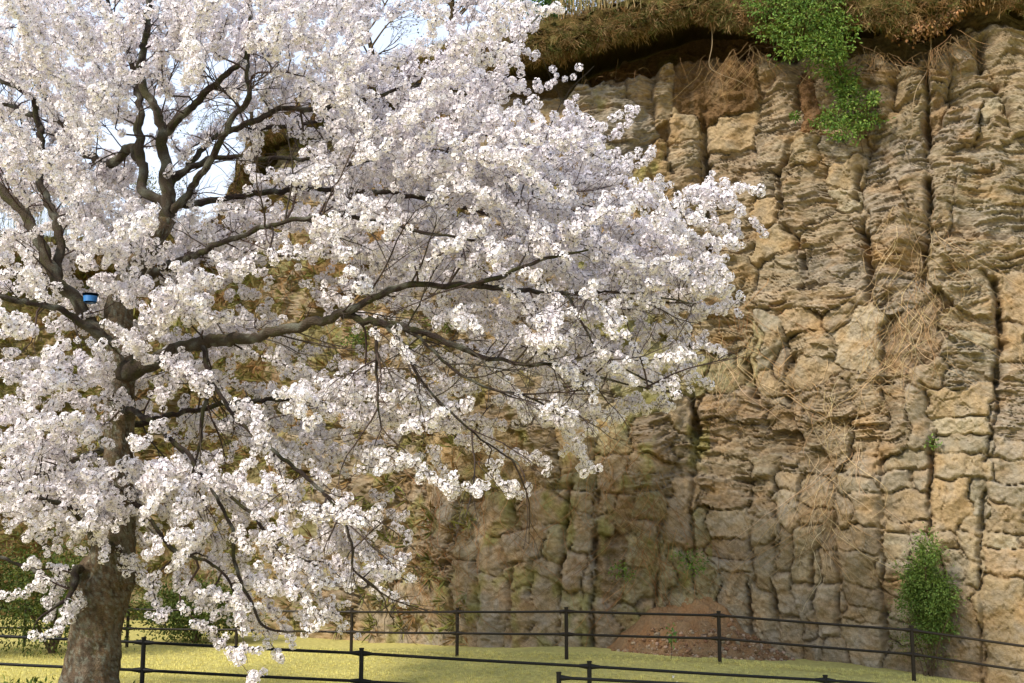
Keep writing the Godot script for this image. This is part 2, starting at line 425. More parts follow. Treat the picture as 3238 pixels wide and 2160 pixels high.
func build_cliff() -> void:
	var total := plan.size() * STEP
	var fine := sighted(1150, 1400).x
	var close_up := sighted(2150, 1400).x
	var end := sighted(3300, 1400).x
	var s := 0.0
	while s < total - 0.2:
		cols_s.append(s)
		s += 0.3 if s < fine - 16 else (0.10 if s < fine else (0.045 if s < close_up else (0.027 if s < end else (0.06 if s < end + 4 else 0.2))))
	var w := cols_s.size()
	var bins := {}
	for k in beds.size():
		var b: Array = beds[k]
		for i in range(int((b[0] - b[2] * 1.5 - 0.5) / 0.5), int((b[0] + b[2] * 1.5 + 0.5) / 0.5) + 1):
			for j in range(int((b[1] - b[3] * 1.5 + 1.5) / 0.5), int((b[1] + b[3] * 1.5 + 2.5) / 0.5) + 1):
				var key := i * 1000 + j
				if not bins.has(key): bins[key] = PackedInt32Array()
				bins[key].append(k)
	var bs := PackedFloat32Array(); var bh := PackedFloat32Array(); var brx := PackedFloat32Array(); var bry := PackedFloat32Array()
	var boff := PackedFloat32Array(); var btx := PackedFloat32Array(); var bty := PackedFloat32Array(); var bridge := PackedFloat32Array(); var bc := PackedFloat32Array(); var bkind := PackedInt32Array()
	var btone: Array[Color] = []
	for b in beds:
		bs.append(b[0]); bh.append(b[1]); brx.append(b[2]); bry.append(b[3]); bkind.append(b[4])
		boff.append(rng.randf_range(-0.10, 0.10))
		btx.append(rng.randf_range(-0.10, 0.10)); bty.append(rng.randf_range(-0.07, 0.07))
		bridge.append(rng.randf_range(0.03, 0.20)); bc.append(rng.randf_range(-0.45, 0.45))
		btone.append(jitter(STONE[b[5]], 0.12) * 0.94)
	depth_of.resize(w * rows)
	height_of.resize(w)
	var owner := PackedInt32Array()
	owner.resize(w * rows)
	var tone := PackedColorArray()
	tone.resize(w * rows)
	var grass_c := Color(0.16, 0.14, 0.045)
	for k in w: height_of[k] = along(lip_s, lip_h, cols_s[k]) + 0.35
	for r in rows:
		for k in w:
			var ss := cols_s[k]
			var hh := -0.9 + (height_of[k] + 0.9) * row_v(r)
			var ws := ss + 0.30 * n2(ss * 0.004, hh * 0.0055 + 7) + 0.08 * n2(ss * 0.012, hh * 0.012 + 27) + 0.05 * n2(ss * 0.035 + 3, hh * 0.035)
			var wh := hh + 0.20 * n2(ss * 0.0055 + 50, hh * 0.005) + 0.06 * n2(ss * 0.014 + 150, hh * 0.014) + 0.045 * n2(ss * 0.035 + 90, hh * 0.035)
			var d1 := 9.0
			var d2 := 9.0
			var own := -1
			var key := int(ws / 0.5) * 1000 + int((wh + 2.0) / 0.5)
			if bins.has(key):
				for b in bins[key]:
					var ax := absf(ws - bs[b]) / brx[b]
					var ay := absf(wh - bh[b]) / bry[b]
					ax *= ax
					ay *= ay
					var d := sqrt(sqrt(ax * ax + ay * ay))
					if d < d1:
						d2 = d1
						d1 = d
						own = b
					elif d < d2: d2 = d
			var at_ := r * w + k
			if own < 0:
				own = owner[at_ - 1] if k > 0 else (owner[at_ - w] if r > 0 else 0)
				d1 = 1.0
				d2 = 2.0
			owner[at_] = own
			var e := (d2 - d1) * 0.5 * minf(brx[own], bry[own])
			var lx := clampf((ws - bs[own]) / brx[own], -1.3, 1.3)
			var ly := clampf((wh - bh[own]) / bry[own], -1.3, 1.3)
			var kind := bkind[own]
			var dd := 0.45 * n2(ss * 0.0022, hh * 0.0009) + 0.20 * n2(ss * 0.007 + 20, hh * 0.003) - 0.012 * hh
			var flat := 0.5 if kind == 0 else 1.0
			dd += flat * (boff[own] + btx[own] * lx + bty[own] * ly) - bridge[own] * absf(lx - bc[own]) * minf(1.0, brx[own] * 1.5) * (0.55 if kind == 0 else 1.0)
			var upright := absf(lx) > absf(ly) * 0.95     # the nearest joint runs up the face
			var joint := 0.17 if kind == 0 else ((0.13 if upright else 0.015) if kind == 1 else 0.04)
			var open := clampf(0.75 + 1.3 * n2(ss * 0.013 + 41, hh * 0.013), 0.25, 1.0)
			var u := clampf(e / (0.034 if kind == 0 else (0.06 if upright else 0.05)), 0, 1)
			dd -= joint * open * (1 - u) * (1 - u)
			if kind == 0:
				var v := clampf(e / 0.09, 0, 1)
				dd -= 0.012 * (1 - v) * (1 - v)
				dd -= 0.09 * absf(n2(ss * 0.006 + 3.0 * own, hh * 0.005 + own)) + 0.04 * absf(n2(ss * 0.016 + own, hh * 0.02))
			var col := btone[own]
			if kind == 1:
				var hw := hh - 0.04 * ss + 0.35 * n2(ss * 0.003, hh * 0.0025 + 33) + 0.025 * n2(ss * 0.012, hh * 0.03 + 13)
				var rag := clampf(0.8 + 1.4 * n2(ss * 0.012 + 60, hh * 0.014), 0.2, 1.4)      # some beds weather deeply, some stay whole
				var q := hw / 0.062 + 0.5 * n2(ss * 0.02, hh * 0.02 + 3)
				var layer := floori(q)
				var f := q - layer
				if rnd(layer, 1) < 0.42: layer -= 1                # thicker slabs here and there
				else: f = minf(f, 1.0 if rnd(layer + 1, 1) < 0.42 else f)
				var flake := floori((ss + 9.0 * rnd(layer, 2) + 0.07 * n2(ss * 0.05, hh * 0.05)) / (0.22 + 0.5 * rnd(layer, 3)))
				dd += rag * (0.13 * (rnd(layer, flake * 3 + 7) - 0.5) + 0.04 * (rnd(layer, 5) - 0.5))
				if f < 0.22: dd -= rag * 0.045 * (1 - f / 0.22)
				var gap := absf(n2(ss * 0.006 + 9, hw * 0.06))
				if gap < 0.04: dd -= rag * 0.07 * (1 - gap / 0.04)
				dd += 0.07 * n2(ss * 0.009, hw * 0.015 + 8) + 0.03 * n2(ss * 0.03 + 7, hw * 0.05) - 0.09 * absf(n2(ss * 0.008 + 5, hh * 0.007 + 15))
				dd += 0.05 * shards.get_noise_2d(ss * 1.0 + 0.1 * n2(ss * 0.03, hh * 0.03), hw * 1.6)
				var tn := n2(ss * 0.006 + 3 * own, hw * 0.08 + 7)
				col = col.lerp(STONE[1] if tn > 0.1 else (STONE[3] if tn > -0.08 else STONE[6]), 0.4)
			elif kind == 2:
				dd += 0.16 * n2(ss * 0.02, hh * 0.02) + 0.06 * n2(ss * 0.07, hh * 0.05) - 0.1
			else:
				dd += 0.05 * n2(ss * 0.014, hh * 0.014 + 5) + 0.022 * n2(ss * 0.05, hh * 0.05)
				dd += 0.03 * shards.get_noise_2d(ss * 0.8 + 0.12 * n2(ss * 0.03, hh * 0.03) + 40, hh * 0.8) + 0.012 * shards.get_noise_2d(ss * 2.6 + 11, hh * 2.6)
				var crack := absf(n2(ss * 0.012 + 70, hh * 0.006))
				if crack < 0.02: dd -= 0.05 * (1 - crack / 0.02)
				var mott := n2(ss * 0.018 + own, hh * 0.018) 
				col = col.lerp(Color(0.41, 0.33, 0.215), 0.3)
				col = col.lerp(STONE[1] if mott > 0 else STONE[2], clampf(absf(mott) * 1.1, 0, 0.5))
			dd += 0.016 * n2(ss * 0.09, hh * 0.12) + 0.008 * n2(ss * 0.2, hh * 0.25)
			# hollow beneath the turf
			var lip: float = height_of[k] - 0.35
			var rc: float = along(lip_s, recess, ss)
			var t := clampf((hh - lip + 0.25 + rc * 0.3 + 0.25 * n2(ss * 0.012, 4.0)) / (0.3 + rc * 0.15), 0, 1)
			dd -= rc * t * t * (3 - 2 * t)
			depth_of[at_] = dd
			# stains of the stone itself
			var st := n2(ss * 0.03, hh * 0.004 + 60)
			if st > 0.15: col = col.lerp(Color(0.27, 0.21, 0.13), (st - 0.15) * 0.9)
			var ru := n2(ss * 0.009 + 11, hh * 0.012)
			if ru > 0.1: col = col.lerp(Color(0.44, 0.25, 0.09), (ru - 0.1) * 0.8)
			var mo := n2(ss * 0.011 + 31, hh * 0.008 + 9) + 0.06 - 0.02 * hh
			if mo > 0.12 and ss < end - 6.5: col = col.lerp(Color(0.27, 0.25, 0.07), minf((mo - 0.12) * 2.0, 0.7))
			var sp := n2(ss * 0.12, hh * 0.12 + 4)
			col *= 1.0 + 0.28 * sp
			if ss < fine:
				var ve := n2(ss * 0.01, hh * 0.012 + 77) + (fine - ss) * 0.05 - 0.1
				col = col.lerp(grass_c if n2(ss * 0.03, hh * 0.03) < 0.05 else Color(0.215, 0.14, 0.065), clampf(ve * 2.0, 0, 0.8))
			tone[at_] = Color(col.r, col.g, col.b)
	# open joints
	for j in JOINTS:
		for seg in j.size() - 1:
			var a := sighted(j[seg][0], j[seg][1])
			var b := sighted(j[seg + 1][0], j[seg + 1][1])
			for k in w:
				if cols_s[k] < minf(a.x, b.x) - 0.5: continue
				if cols_s[k] > maxf(a.x, b.x) + 0.5: break
				var tall := height_of[k] + 0.9
				for r in range(maxi(0, int(row_of((minf(a.y, b.y) + 0.6) / tall))), mini(rows, int(row_of((maxf(a.y, b.y) + 1.2) / tall)))):
					var p := Vector2(cols_s[k], -0.9 + tall * row_v(r))
					p.x += 0.07 * n2(p.y * 0.02, seg * 0.1 + j.size()) + 0.03 * n2(p.y * 0.08, 3.0)
					var ab := b - a
					var t := clampf((p - a).dot(ab) / ab.length_squared(), 0, 1)
					var g := p.distance_to(a + ab * t) / ((0.06 if a.y > 6.0 else 0.04) + 0.035 * n2(p.y * 0.01, j.size() * 1.7))
					if g < 2.2:
						var deep := exp(-g * g)
						depth_of[r * w + k] -= deep * (0.34 if a.y > 6.0 else 0.18) * clampf(0.8 + 1.6 * n2(p.y * 0.006, j.size() * 2.3 + a.x * 0.1), 0.1, 1.3)
	# points and normals of the whole face, then one piece for each bed
	var pts := PackedVector3Array()
	pts.resize(w * rows)
	for k in w:
		var p := plan_at(cols_s[k])
		var nn := normal_at(cols_s[k])
		for r in rows:
			var d := depth_of[r * w + k]
			pts[r * w + k] = Vector3(p.x + nn.x * d, -0.9 + (height_of[k] + 0.9) * row_v(r), p.y + nn.y * d)
	var nrm := PackedVector3Array()
	nrm.resize(w * rows)
	for r in rows:
		var up := mini(r + 1, rows - 1) * w
		var dn := maxi(r - 1, 0) * w
		for k in w:
			var tx := pts[r * w + mini(k + 1, w - 1)] - pts[r * w + maxi(k - 1, 0)]
			nrm[r * w + k] = tx.cross(pts[up + k] - pts[dn + k]).normalized()
	var quads := []
	for b in beds.size(): quads.append(PackedInt32Array())
	for r in rows - 1:
		for k in w - 1: quads[owner[r * w + k]].append(r * w + k)
	var cliff := Node3D.new()
	cliff.name = numbered("cliff")
	add_child(cliff)
	cliff.set_meta("kind", "structure")
	cliff.set_meta("label", "tall tan sandstone cliff of jointed blocks and thin beds behind the lawn")
	var stamp := PackedInt32Array()
	stamp.resize(w * rows)
	var local := PackedInt32Array()
	local.resize(w * rows)
	for b in beds.size():
		if quads[b].size() < 4: continue
		var sh := Shape.new()
		for q in quads[b]:
			for a in [q, q + 1, q + w, q + w + 1]:
				if stamp[a] != b + 1:
					stamp[a] = b + 1
					local[a] = sh.v.size()
					sh.v.append(pts[a]); sh.n.append(nrm[a]); sh.c.append(tone[a])
			var i0 := local[q]; var i1 := local[q + 1]; var i2 := local[q + w]; var i3 := local[q + w + 1]
			sh.tri(i0, i2, i1)
			sh.tri(i1, i2, i3)
		part(["rock_block", "rock_bed", "earth_patch"][bkind[b]], sh.mesh(), [mats.rock, mats.bed, mats.soil][bkind[b]], cliff)
	build_hilltop()

func turf_point(s: float, q: float) -> Vector3:    # q runs 0 (under the lip) to 6 (far back on the hill)
	var hb: float = along(lip_s, lip_h, s)
	var p: float = along(lip_s, lip_out, s)
	var sec := [Vector2(-3.6, 0.45), Vector2(-0.4, 0.28), Vector2(p * 0.7, 0.0), Vector2(p + 0.05, 0.22), Vector2(p, 0.62), Vector2(p - 0.7, 1.0), Vector2(-3.0, 1.4), Vector2(-9, 2.0), Vector2(-30, 3.0)]
	var k := clampi(int(q), 0, sec.size() - 2)
	var c: Vector2 = sec[k].lerp(sec[k + 1], q - k)
	var lump := 0.22 * n2(s * 0.012, q * 0.02) + 0.10 * n2(s * 0.05, q * 0.1)
	if k < 1: lump *= 0.3
	var pl := plan_at(s)
	var nn := normal_at(s)
	var out := c.x + lump
	return Vector3(pl.x + nn.x * out, hb + c.y + (0.16 * n2(s * 0.02 + 9, q * 0.03) if k > 0 else 0.0), pl.y + nn.y * out)

func build_hilltop() -> void:
	var sh := Shape.new()
	var qs := [0.0, 0.5, 1.0, 1.3, 1.6, 1.8, 2.0, 2.2, 2.4, 2.6, 2.8, 3.0, 3.25, 3.5, 3.75, 4.0, 4.25, 4.5, 4.75, 5.0, 5.3, 5.6, 6.0, 7.0, 8.0]
	var total := plan.size() * STEP
	var ns := int(total / 0.12)
	for k in ns:
		for q in qs:
			var s := k * 0.12
			var p := turf_point(s, q)
			var a := turf_point(s + 0.1, q) - turf_point(s - 0.1, q)
			var b := turf_point(s, minf(q + 0.1, 7.9)) - turf_point(s, maxf(q - 0.1, 0))
			var t := 0.5 + 0.5 * n2(s * 0.03, q * 0.05)
			sh.vert(p, a.cross(b).normalized(), Color(0.13, 0.08, 0.035).lerp(Color(0.12, 0.105, 0.035), t))
	var m := qs.size()
	for k in ns - 1:
		for j in m - 1:
			var a := k * m + j
			sh.tri(a, a + 1, a + m)
			sh.tri(a + m, a + 1, a + m + 1)
	structure("hilltop", "dark earth and turf of the hill overhanging the cliff edge", sh.mesh(), mats.soil)
	# dry grass on it
	var tuft := Shape.new()
	for b in 9:
		var dir := (Vector3(rng.randf_range(-0.6, 0.6), 1, rng.randf_range(-0.6, 0.6))).normalized()
		var l := rng.randf_range(0.10, 0.26)
		var side := dir.cross(Vector3(rng.randf_range(-1, 1), 0.1, rng.randf_range(-1, 1))).normalized()
		var foot := Vector3(rng.randf_range(-0.06, 0.06), 0, rng.randf_range(-0.06, 0.06))
		var mid := foot + dir * l * 0.55
		tuft.leaf(foot, dir, side, l * 0.6, 0.009, Color.WHITE)
		tuft.leaf(mid - dir * 0.02, (dir + Vector3(dir.x, 0, dir.z) * 0.8).normalized(), side, l * 0.5, 0.007, Color.WHITE)
	var xf := []
	var col := []
	var s0 := sighted(-500, 800).x
	var s1 := sighted(3500, 100).x
	for k in 22000:
		var s := rng.randf_range(s0, s1)
		var q := rng.randf_range(1.7, 6.2)
		if rng.randf() < 0.45: q = rng.randf_range(1.8, 3.6)
		if n2(s * 0.014 + 70, q * 0.07) < -0.06 and rng.randf() < 0.85: continue      # bare earth shows
		var p := turf_point(s, q)
		var a := turf_point(s + 0.1, q) - turf_point(s - 0.1, q)
		var b := turf_point(s, q + 0.1) - turf_point(s, q - 0.1)
		var up := a.cross(b).normalized()
		var dir := (up * rng.randf_range(0.5, 1.0) + Vector3(0, -0.75 if q < 3.8 else 0.25, 0) + rand_dir() * 0.75).normalized()
		var side := dir.cross(rand_dir()).normalized()
		xf.append(Transform3D(Basis(side, dir, side.cross(dir)).scaled(Vector3.ONE * rng.randf_range(0.6, 1.35)), p - up * 0.02))
		var t := n2(s * 0.02 + 5, q * 0.15) + rng.randf_range(-0.25, 0.25)
		var c := Color(0.20, 0.115, 0.045)
		if t > 0.14: c = Color(0.12, 0.125, 0.035)
		elif t < -0.16: c = Color(0.33, 0.22, 0.10)
		col.append(jitter(c, 0.25))
	var g := many(numbered("dry_grass"), tuft.mesh(), mats.dry, self, xf, col)
	g.set_meta("label", "brown and olive dry grass hanging over the cliff edge")
	g.set_meta("category", "grass")

# ---------------------------------------------------------------- the cherry
const TREE_D := 18.6
# surveyed limbs: rows of [x, y, radius, metres nearer than the trunk]; the first row of a limb lies inside its parent
const TRUNK := [[284, 2215, 100, 0], [286, 2160, 86, 0], [292, 2080, 78, 0], [306, 1980, 74, 0], [318, 1900, 82, 0], [330, 1830, 88, 0], [352, 1760, 70, 0], [372, 1690, 55, 0], [376, 1560, 47, 0], [378, 1400, 45, 0], [380, 1250, 46, 0], [376, 1120, 47, 0], [372, 1010, 45, 0], [388, 920, 38, 0], [440, 830, 32, 0], [500, 740, 29, 0], [533, 689, 27, 0]]
const LIMBS := [
	[[533, 689, 36, 0], [528, 600, 30, 0.1], [522, 520, 27, 0.15], [510, 413, 25, 0.2], [478, 321, 21, 0.2], [440, 230, 19, 0.1], [462, 120, 16, 0.1], [470, 20, 13, 0], [480, -120, 9, -0.2], [470, -260, 5, -0.3]],
	[[520, 640, 24, 0], [455, 597, 23, -0.2], [447, 500, 22, -0.4], [441, 413, 21, -0.5], [436, 300, 17, -0.6], [410, 180, 12, -0.8], [360, 60, 8, -1.0], [330, -60, 5, -1.2]],
	[[512, 430, 18, 0.2], [580, 360, 17, 0.6], [643, 303, 16, 0.9], [735, 220, 14, 1.2], [785, 165, 11, 1.3], [792, 46, 9, 1.4], [780, -60, 6, 1.5]],
	[[540, 670, 22, 0], [574, 634, 18, 0.4], [680, 487, 17, 1.0], [726, 381, 16, 1.3], [790, 312, 12, 1.5], [782, 240, 10, 1.5], [785, 165, 9, 1.4]],
	[[712, 415, 15, 1.2], [804, 381, 14, 1.2], [896, 340, 12, 1.1], [1000, 345, 11, 0.9], [1200, 300, 9, 0.6], [1450, 230, 7, 0.4], [1600, 150, 5, 0.3], [1730, 20, 3, 0.3]],
	[[540, 560, 16, -0.3], [634, 514, 14, -0.4], [712, 496, 12, -0.5], [965, 505, 10, -0.7], [1060, 530, 10, -0.7], [1337, 478, 8, 0.4], [1539, 510, 7, 0.8], [1700, 600, 5, 0.9], [1900, 660, 3, 0.8]],
	[[530, 600, 15, -0.4], [689, 427, 12, -1.4], [800, 410, 11, -1.8], [1100, 380, 9, -2.2], [1400, 400, 7, -2.0], [1700, 460, 5, -1.5], [1950, 500, 3, -1.0]],
	[[386, 1180, 50, 0.1], [430, 1165, 44, 0.4], [520, 1120, 38, 0.7], [600, 1092, 31, 0.9], [760, 1072, 27, 1.3], [900, 1042, 25, 1.6], [1080, 992, 22, 2.0], [1200, 935, 18, 2.2], [1300, 905, 16, 2.3], [1500, 900, 13, 2.5], [1640, 850, 10, 2.6], [1735, 815, 8, 2.6], [1860, 790, 5, 2.6]],
	[[1500, 902, 11, 2.5], [1640, 920, 10, 2.4], [1790, 930, 9, 2.2], [1880, 925, 6, 2.1], [2020, 930, 4, 2.0], [2200, 960, 3, 1.8]],
	[[1080, 998, 17, 2.0], [1190, 1020, 15, 2.1], [1300, 1035, 14, 2.2], [1420, 1080, 12, 2.3], [1500, 1118, 11, 2.3], [1640, 1150, 8, 2.3], [1760, 1155, 7, 2.2], [1860, 1185, 5, 2.2], [2050, 1230, 3, 2.0]],
	[[1300, 1040, 7, 2.2], [1402, 1143, 6, 2.3], [1470, 1193, 6, 2.4], [1562, 1230, 5, 2.4], [1677, 1257, 4, 2.4], [1780, 1320, 3, 2.3]],
	[[1209, 1025, 7, 2.1], [1287, 1101, 6, 2.3], [1310, 1170, 6, 2.4], [1374, 1257, 5, 2.4], [1443, 1322, 5, 2.4], [1521, 1386, 4, 2.3], [1640, 1470, 3, 2.3]],
	[[1792, 932, 6, 2.2], [1852, 1042, 5, 2.2], [1893, 1106, 4, 2.1], [1976, 1166, 4, 2.0], [2120, 1240, 2.5, 1.9]],
	[[1186, 1020, 8, 2.1], [1190, 1133, 7, 2.2], [1195, 1248, 5, 2.2], [1205, 1360, 3, 2.2]],
	[[640, 1085, 12, 1.0], [652, 1140, 10, 1.2], [665, 1200, 9, 1.3], [650, 1280, 8, 1.3], [638, 1330, 8, 1.3], [630, 1420, 6, 1.3], [600, 1520, 4, 1.3]],
	[[664, 1205, 9, 1.3], [700, 1255, 8, 1.5], [760, 1340, 8, 1.8], [860, 1420, 8, 2.0], [960, 1500, 7, 2.1], [1050, 1590, 6, 2.2], [1085, 1640, 6, 2.2], [1118, 1750, 5, 2.2], [1117, 1800, 4, 2.2], [1180, 1850, 3, 2.2]],
	[[385, 1290, 16, 0.4], [440, 1310, 12, 0.9], [500, 1350, 10, 1.2], [597, 1440, 9, 1.5], [643, 1509, 8, 1.6], [780, 1610, 7, 1.7], [850, 1697, 6, 1.8], [896, 1743, 5, 1.8], [1010, 1790, 3, 1.8]],
	[[640, 1505, 7, 1.6], [700, 1600, 7, 1.7], [738, 1690, 7, 1.8], [744, 1789, 7, 1.9], [799, 1918, 6, 2.0], [841, 1987, 5, 2.0], [965, 1996, 3.5, 2.0], [1060, 2000, 2.5, 2.0]],
	[[400, 1560, 12, 0.2], [480, 1650, 9, 0.8], [550, 1745, 8, 1.2], [650, 1770, 6, 1.4], [720, 1830, 5, 1.5], [745, 1900, 3, 1.6]],
	[[340, 1090, 30, 0.1], [290, 1030, 27, 0.1], [250, 970, 26, 0.2], [165, 860, 24, 0.2], [106, 720, 23, 0.1], [69, 666, 21, 0], [0, 597, 18, -0.1], [-120, 500, 13, -0.2], [-260, 380, 8, -0.3], [-420, 300, 4, -0.3]],
	[[176, 880, 20, 0.1], [190, 740, 18, -0.3], [124, 565, 15, -0.6], [128, 395, 13, -0.9], [60, 350, 11, -1.0], [0, 322, 9, -1.1], [-160, 260, 6, -1.2]],
	[[128, 420, 12, -0.9], [110, 330, 12, -0.8], [92, 299, 11, -0.7], [0, 253, 9, -0.6], [-140, 150, 6, -0.6]],
	[[345, 1080, 20, 0.4], [220, 992, 15, 0.9], [130, 965, 13, 1.1], [60, 950, 12, 1.2], [0, 940, 10, 1.3], [-160, 930, 7, 1.4], [-380, 950, 4, 1.4]],
	[[440, 500, 18, -0.5], [409, 469, 19, -0.8], [345, 519, 18, -1.4], [255, 470, 14, -2.0], [200, 400, 10, -2.3], [120, 250, 6, -2.5], [60, 60, 4, -2.6]],
	[[370, 1420, 18, -0.2], [250, 1450, 13, -0.7], [130, 1500, 9, -1.0], [0, 1540, 7, -1.2], [-160, 1580, 5, -1.4], [-320, 1620, 3, -1.5]],
	[[350, 1730, 24, 0.3], [290, 1700, 18, 0.8], [270, 1650, 14, 1.1], [180, 1590, 10, 1.4], [60, 1570, 6, 1.5]],
	[[330, 1840, 20, -0.3], [220, 1850, 12, -0.9], [120, 1810, 9, -1.2], [0, 1760, 7, -1.5], [-140, 1700, 4, -1.7]],
	[[250, 1800, 20, 0.3], [222, 1880, 10, 0.7], [170, 1920, 6, 0.9], [120, 1960, 4, 1.0], [100, 2010, 2.5, 1.0]],
	[[470, 870, 20, 0.1], [560, 830, 15, 0.9], [700, 770, 12, 1.7], [900, 700, 10, 2.3], [1120, 690, 9, 2.7], [1320, 730, 7, 2.8], [1500, 760, 5, 2.9]],
	[[540, 660, 15, -0.2], [760, 620, 13, -1.0], [1000, 600, 11, -1.7], [1300, 620, 9, -2.0], [1600, 690, 7, -1.8], [1900, 760, 5, -1.3], [2150, 720, 3, -0.9], [2330, 660, 2, -0.7]],
	[[400, 1350, 14, -0.4], [600, 1300, 11, -1.4], [900, 1260, 9, -2.0], [1200, 1300, 6, -2.2], [1500, 1340, 4, -2.0]]
]
# how thickly the crown flowers: one digit for each 135-wide field of the survey, rows from top to bottom
const BLOOM := ["8998989985568000000000", "9898777896794000000000", "7985557799996512000000", "9973434699999884000000", "8896347999999996360000", "7899888889999999960000", "8887873478888999970000", "5656982224578988650000", "7777866555567898700000", "7766667788876776000000", "9855447755544330000000", "9999876642234100000000", "6788755363000000000000", "1325665776100000000000", "3502466620000000000000", "0000041000000000000000"]

var cherry: Node3D
var node_p := PackedVector3Array()
var node_d := PackedVector3Array()
var node_limb := PackedInt32Array()
var node_r := PackedFloat32Array()
var node_bins := {}

func limb_points(rows_: Array, thick := 1.0) -> Array:
	var o := []
	for q in rows_:
		var d: float = TREE_D - q[3]
		o.append([at(q[0], q[1], d), q[2] * thick * SURVEY * d / FOCAL])
	return o

func bin_of(p: Vector3) -> Vector3i:
	return Vector3i(floori(p.x / 0.7), floori(p.y / 0.7), floori(p.z / 0.7))

func add_node(p: Vector3, d: Vector3, limb: int, r: float) -> void:
	var b := bin_of(p)
	if not node_bins.has(b): node_bins[b] = PackedInt32Array()
	node_bins[b].append(node_p.size())
	node_p.append(p); node_d.append(d); node_limb.append(limb); node_r.append(r)

func nearest(p: Vector3, dir: Vector3) -> int:
	var best := -1
	var bd := 1e9
	var c := bin_of(p)
	for ring in 9:
		if best >= 0 and ring > int(bd / 0.7) + 1: break
		for i in range(-ring, ring + 1):
			for j in range(-ring, ring + 1):
				for k in range(-ring, ring + 1):
					if maxi(absi(i), maxi(absi(j), absi(k))) != ring: continue
					var key := c + Vector3i(i, j, k)
					if not node_bins.has(key): continue
					for q in node_bins[key]:
						var v := p - node_p[q]
						var d := v.length()
						if v.dot(dir) < 0: d *= 1.8
						if d < bd:
							bd = d
							best = q
	return best

func flower_cluster(seed_: int) -> ArrayMesh:
	var r := RandomNumberGenerator.new()
	r.seed = seed_
	var sh := Shape.new()
	var count := 17
	for k in count:
		var y := 1 - 2 * (k + 0.5) / count
		var a := k * 2.39996 + r.randf_range(-0.4, 0.4)
		var q := sqrt(1 - y * y)
		var out := Vector3(q * cos(a), y + r.randf_range(-0.2, 0.2), q * sin(a)).normalized()
		var mid := out * r.randf_range(0.046, 0.060)
		var face := (out + Vector3(r.randf_range(-0.5, 0.5), r.randf_range(-0.5, 0.5), r.randf_range(-0.5, 0.5))).normalized()
		var u := face.cross(Vector3(0.3, 0.9, 0.2)).normalized()
		var v := face.cross(u)
		var turn := r.randf() * TAU
		var size := r.randf_range(0.021, 0.028)
		var white := Color(0.935, 0.915, 0.925)
		for p in 5:
			var g := turn + TAU * p / 5
			var rad := u * cos(g) + v * sin(g)
			var tan := v * cos(g) - u * sin(g)
			var b := sh.v.size()
			sh.vert(mid + rad * 0.003, face, Color(0.90, 0.82, 0.835))
			sh.vert(mid + rad * size * 0.6 + tan * size * 0.48 + face * 0.004, (face - rad * 0.3).normalized(), white)
			sh.vert(mid + rad * size + face * 0.007, (face - rad * 0.4).normalized(), white)
			sh.vert(mid + rad * size * 0.6 - tan * size * 0.48 + face * 0.004, (face - rad * 0.3).normalized(), white)
			sh.tri(b, b + 1, b + 2)
			sh.tri(b, b + 2, b + 3)
		# the dark red centre and the stalk
		var b2 := sh.v.size()
		for p in 3:
			var g2 := turn + TAU * p / 3
			sh.vert(mid + (u * cos(g2) + v * sin(g2)) * 0.0046 + face * 0.004, face, Color(0.24, 0.12, 0.10))
		sh.tri(b2, b2 + 2, b2 + 1)
		var b3 := sh.v.size()
		for q2 in [Vector3.ZERO, u * 0.003, mid + u * 0.0015, mid - u * 0.0015]: sh.vert(q2, v, Color(0.13, 0.12, 0.05))
		sh.tri(b3, b3 + 2, b3 + 1)
		sh.tri(b3, b3 + 3, b3 + 2)
	return sh.mesh()

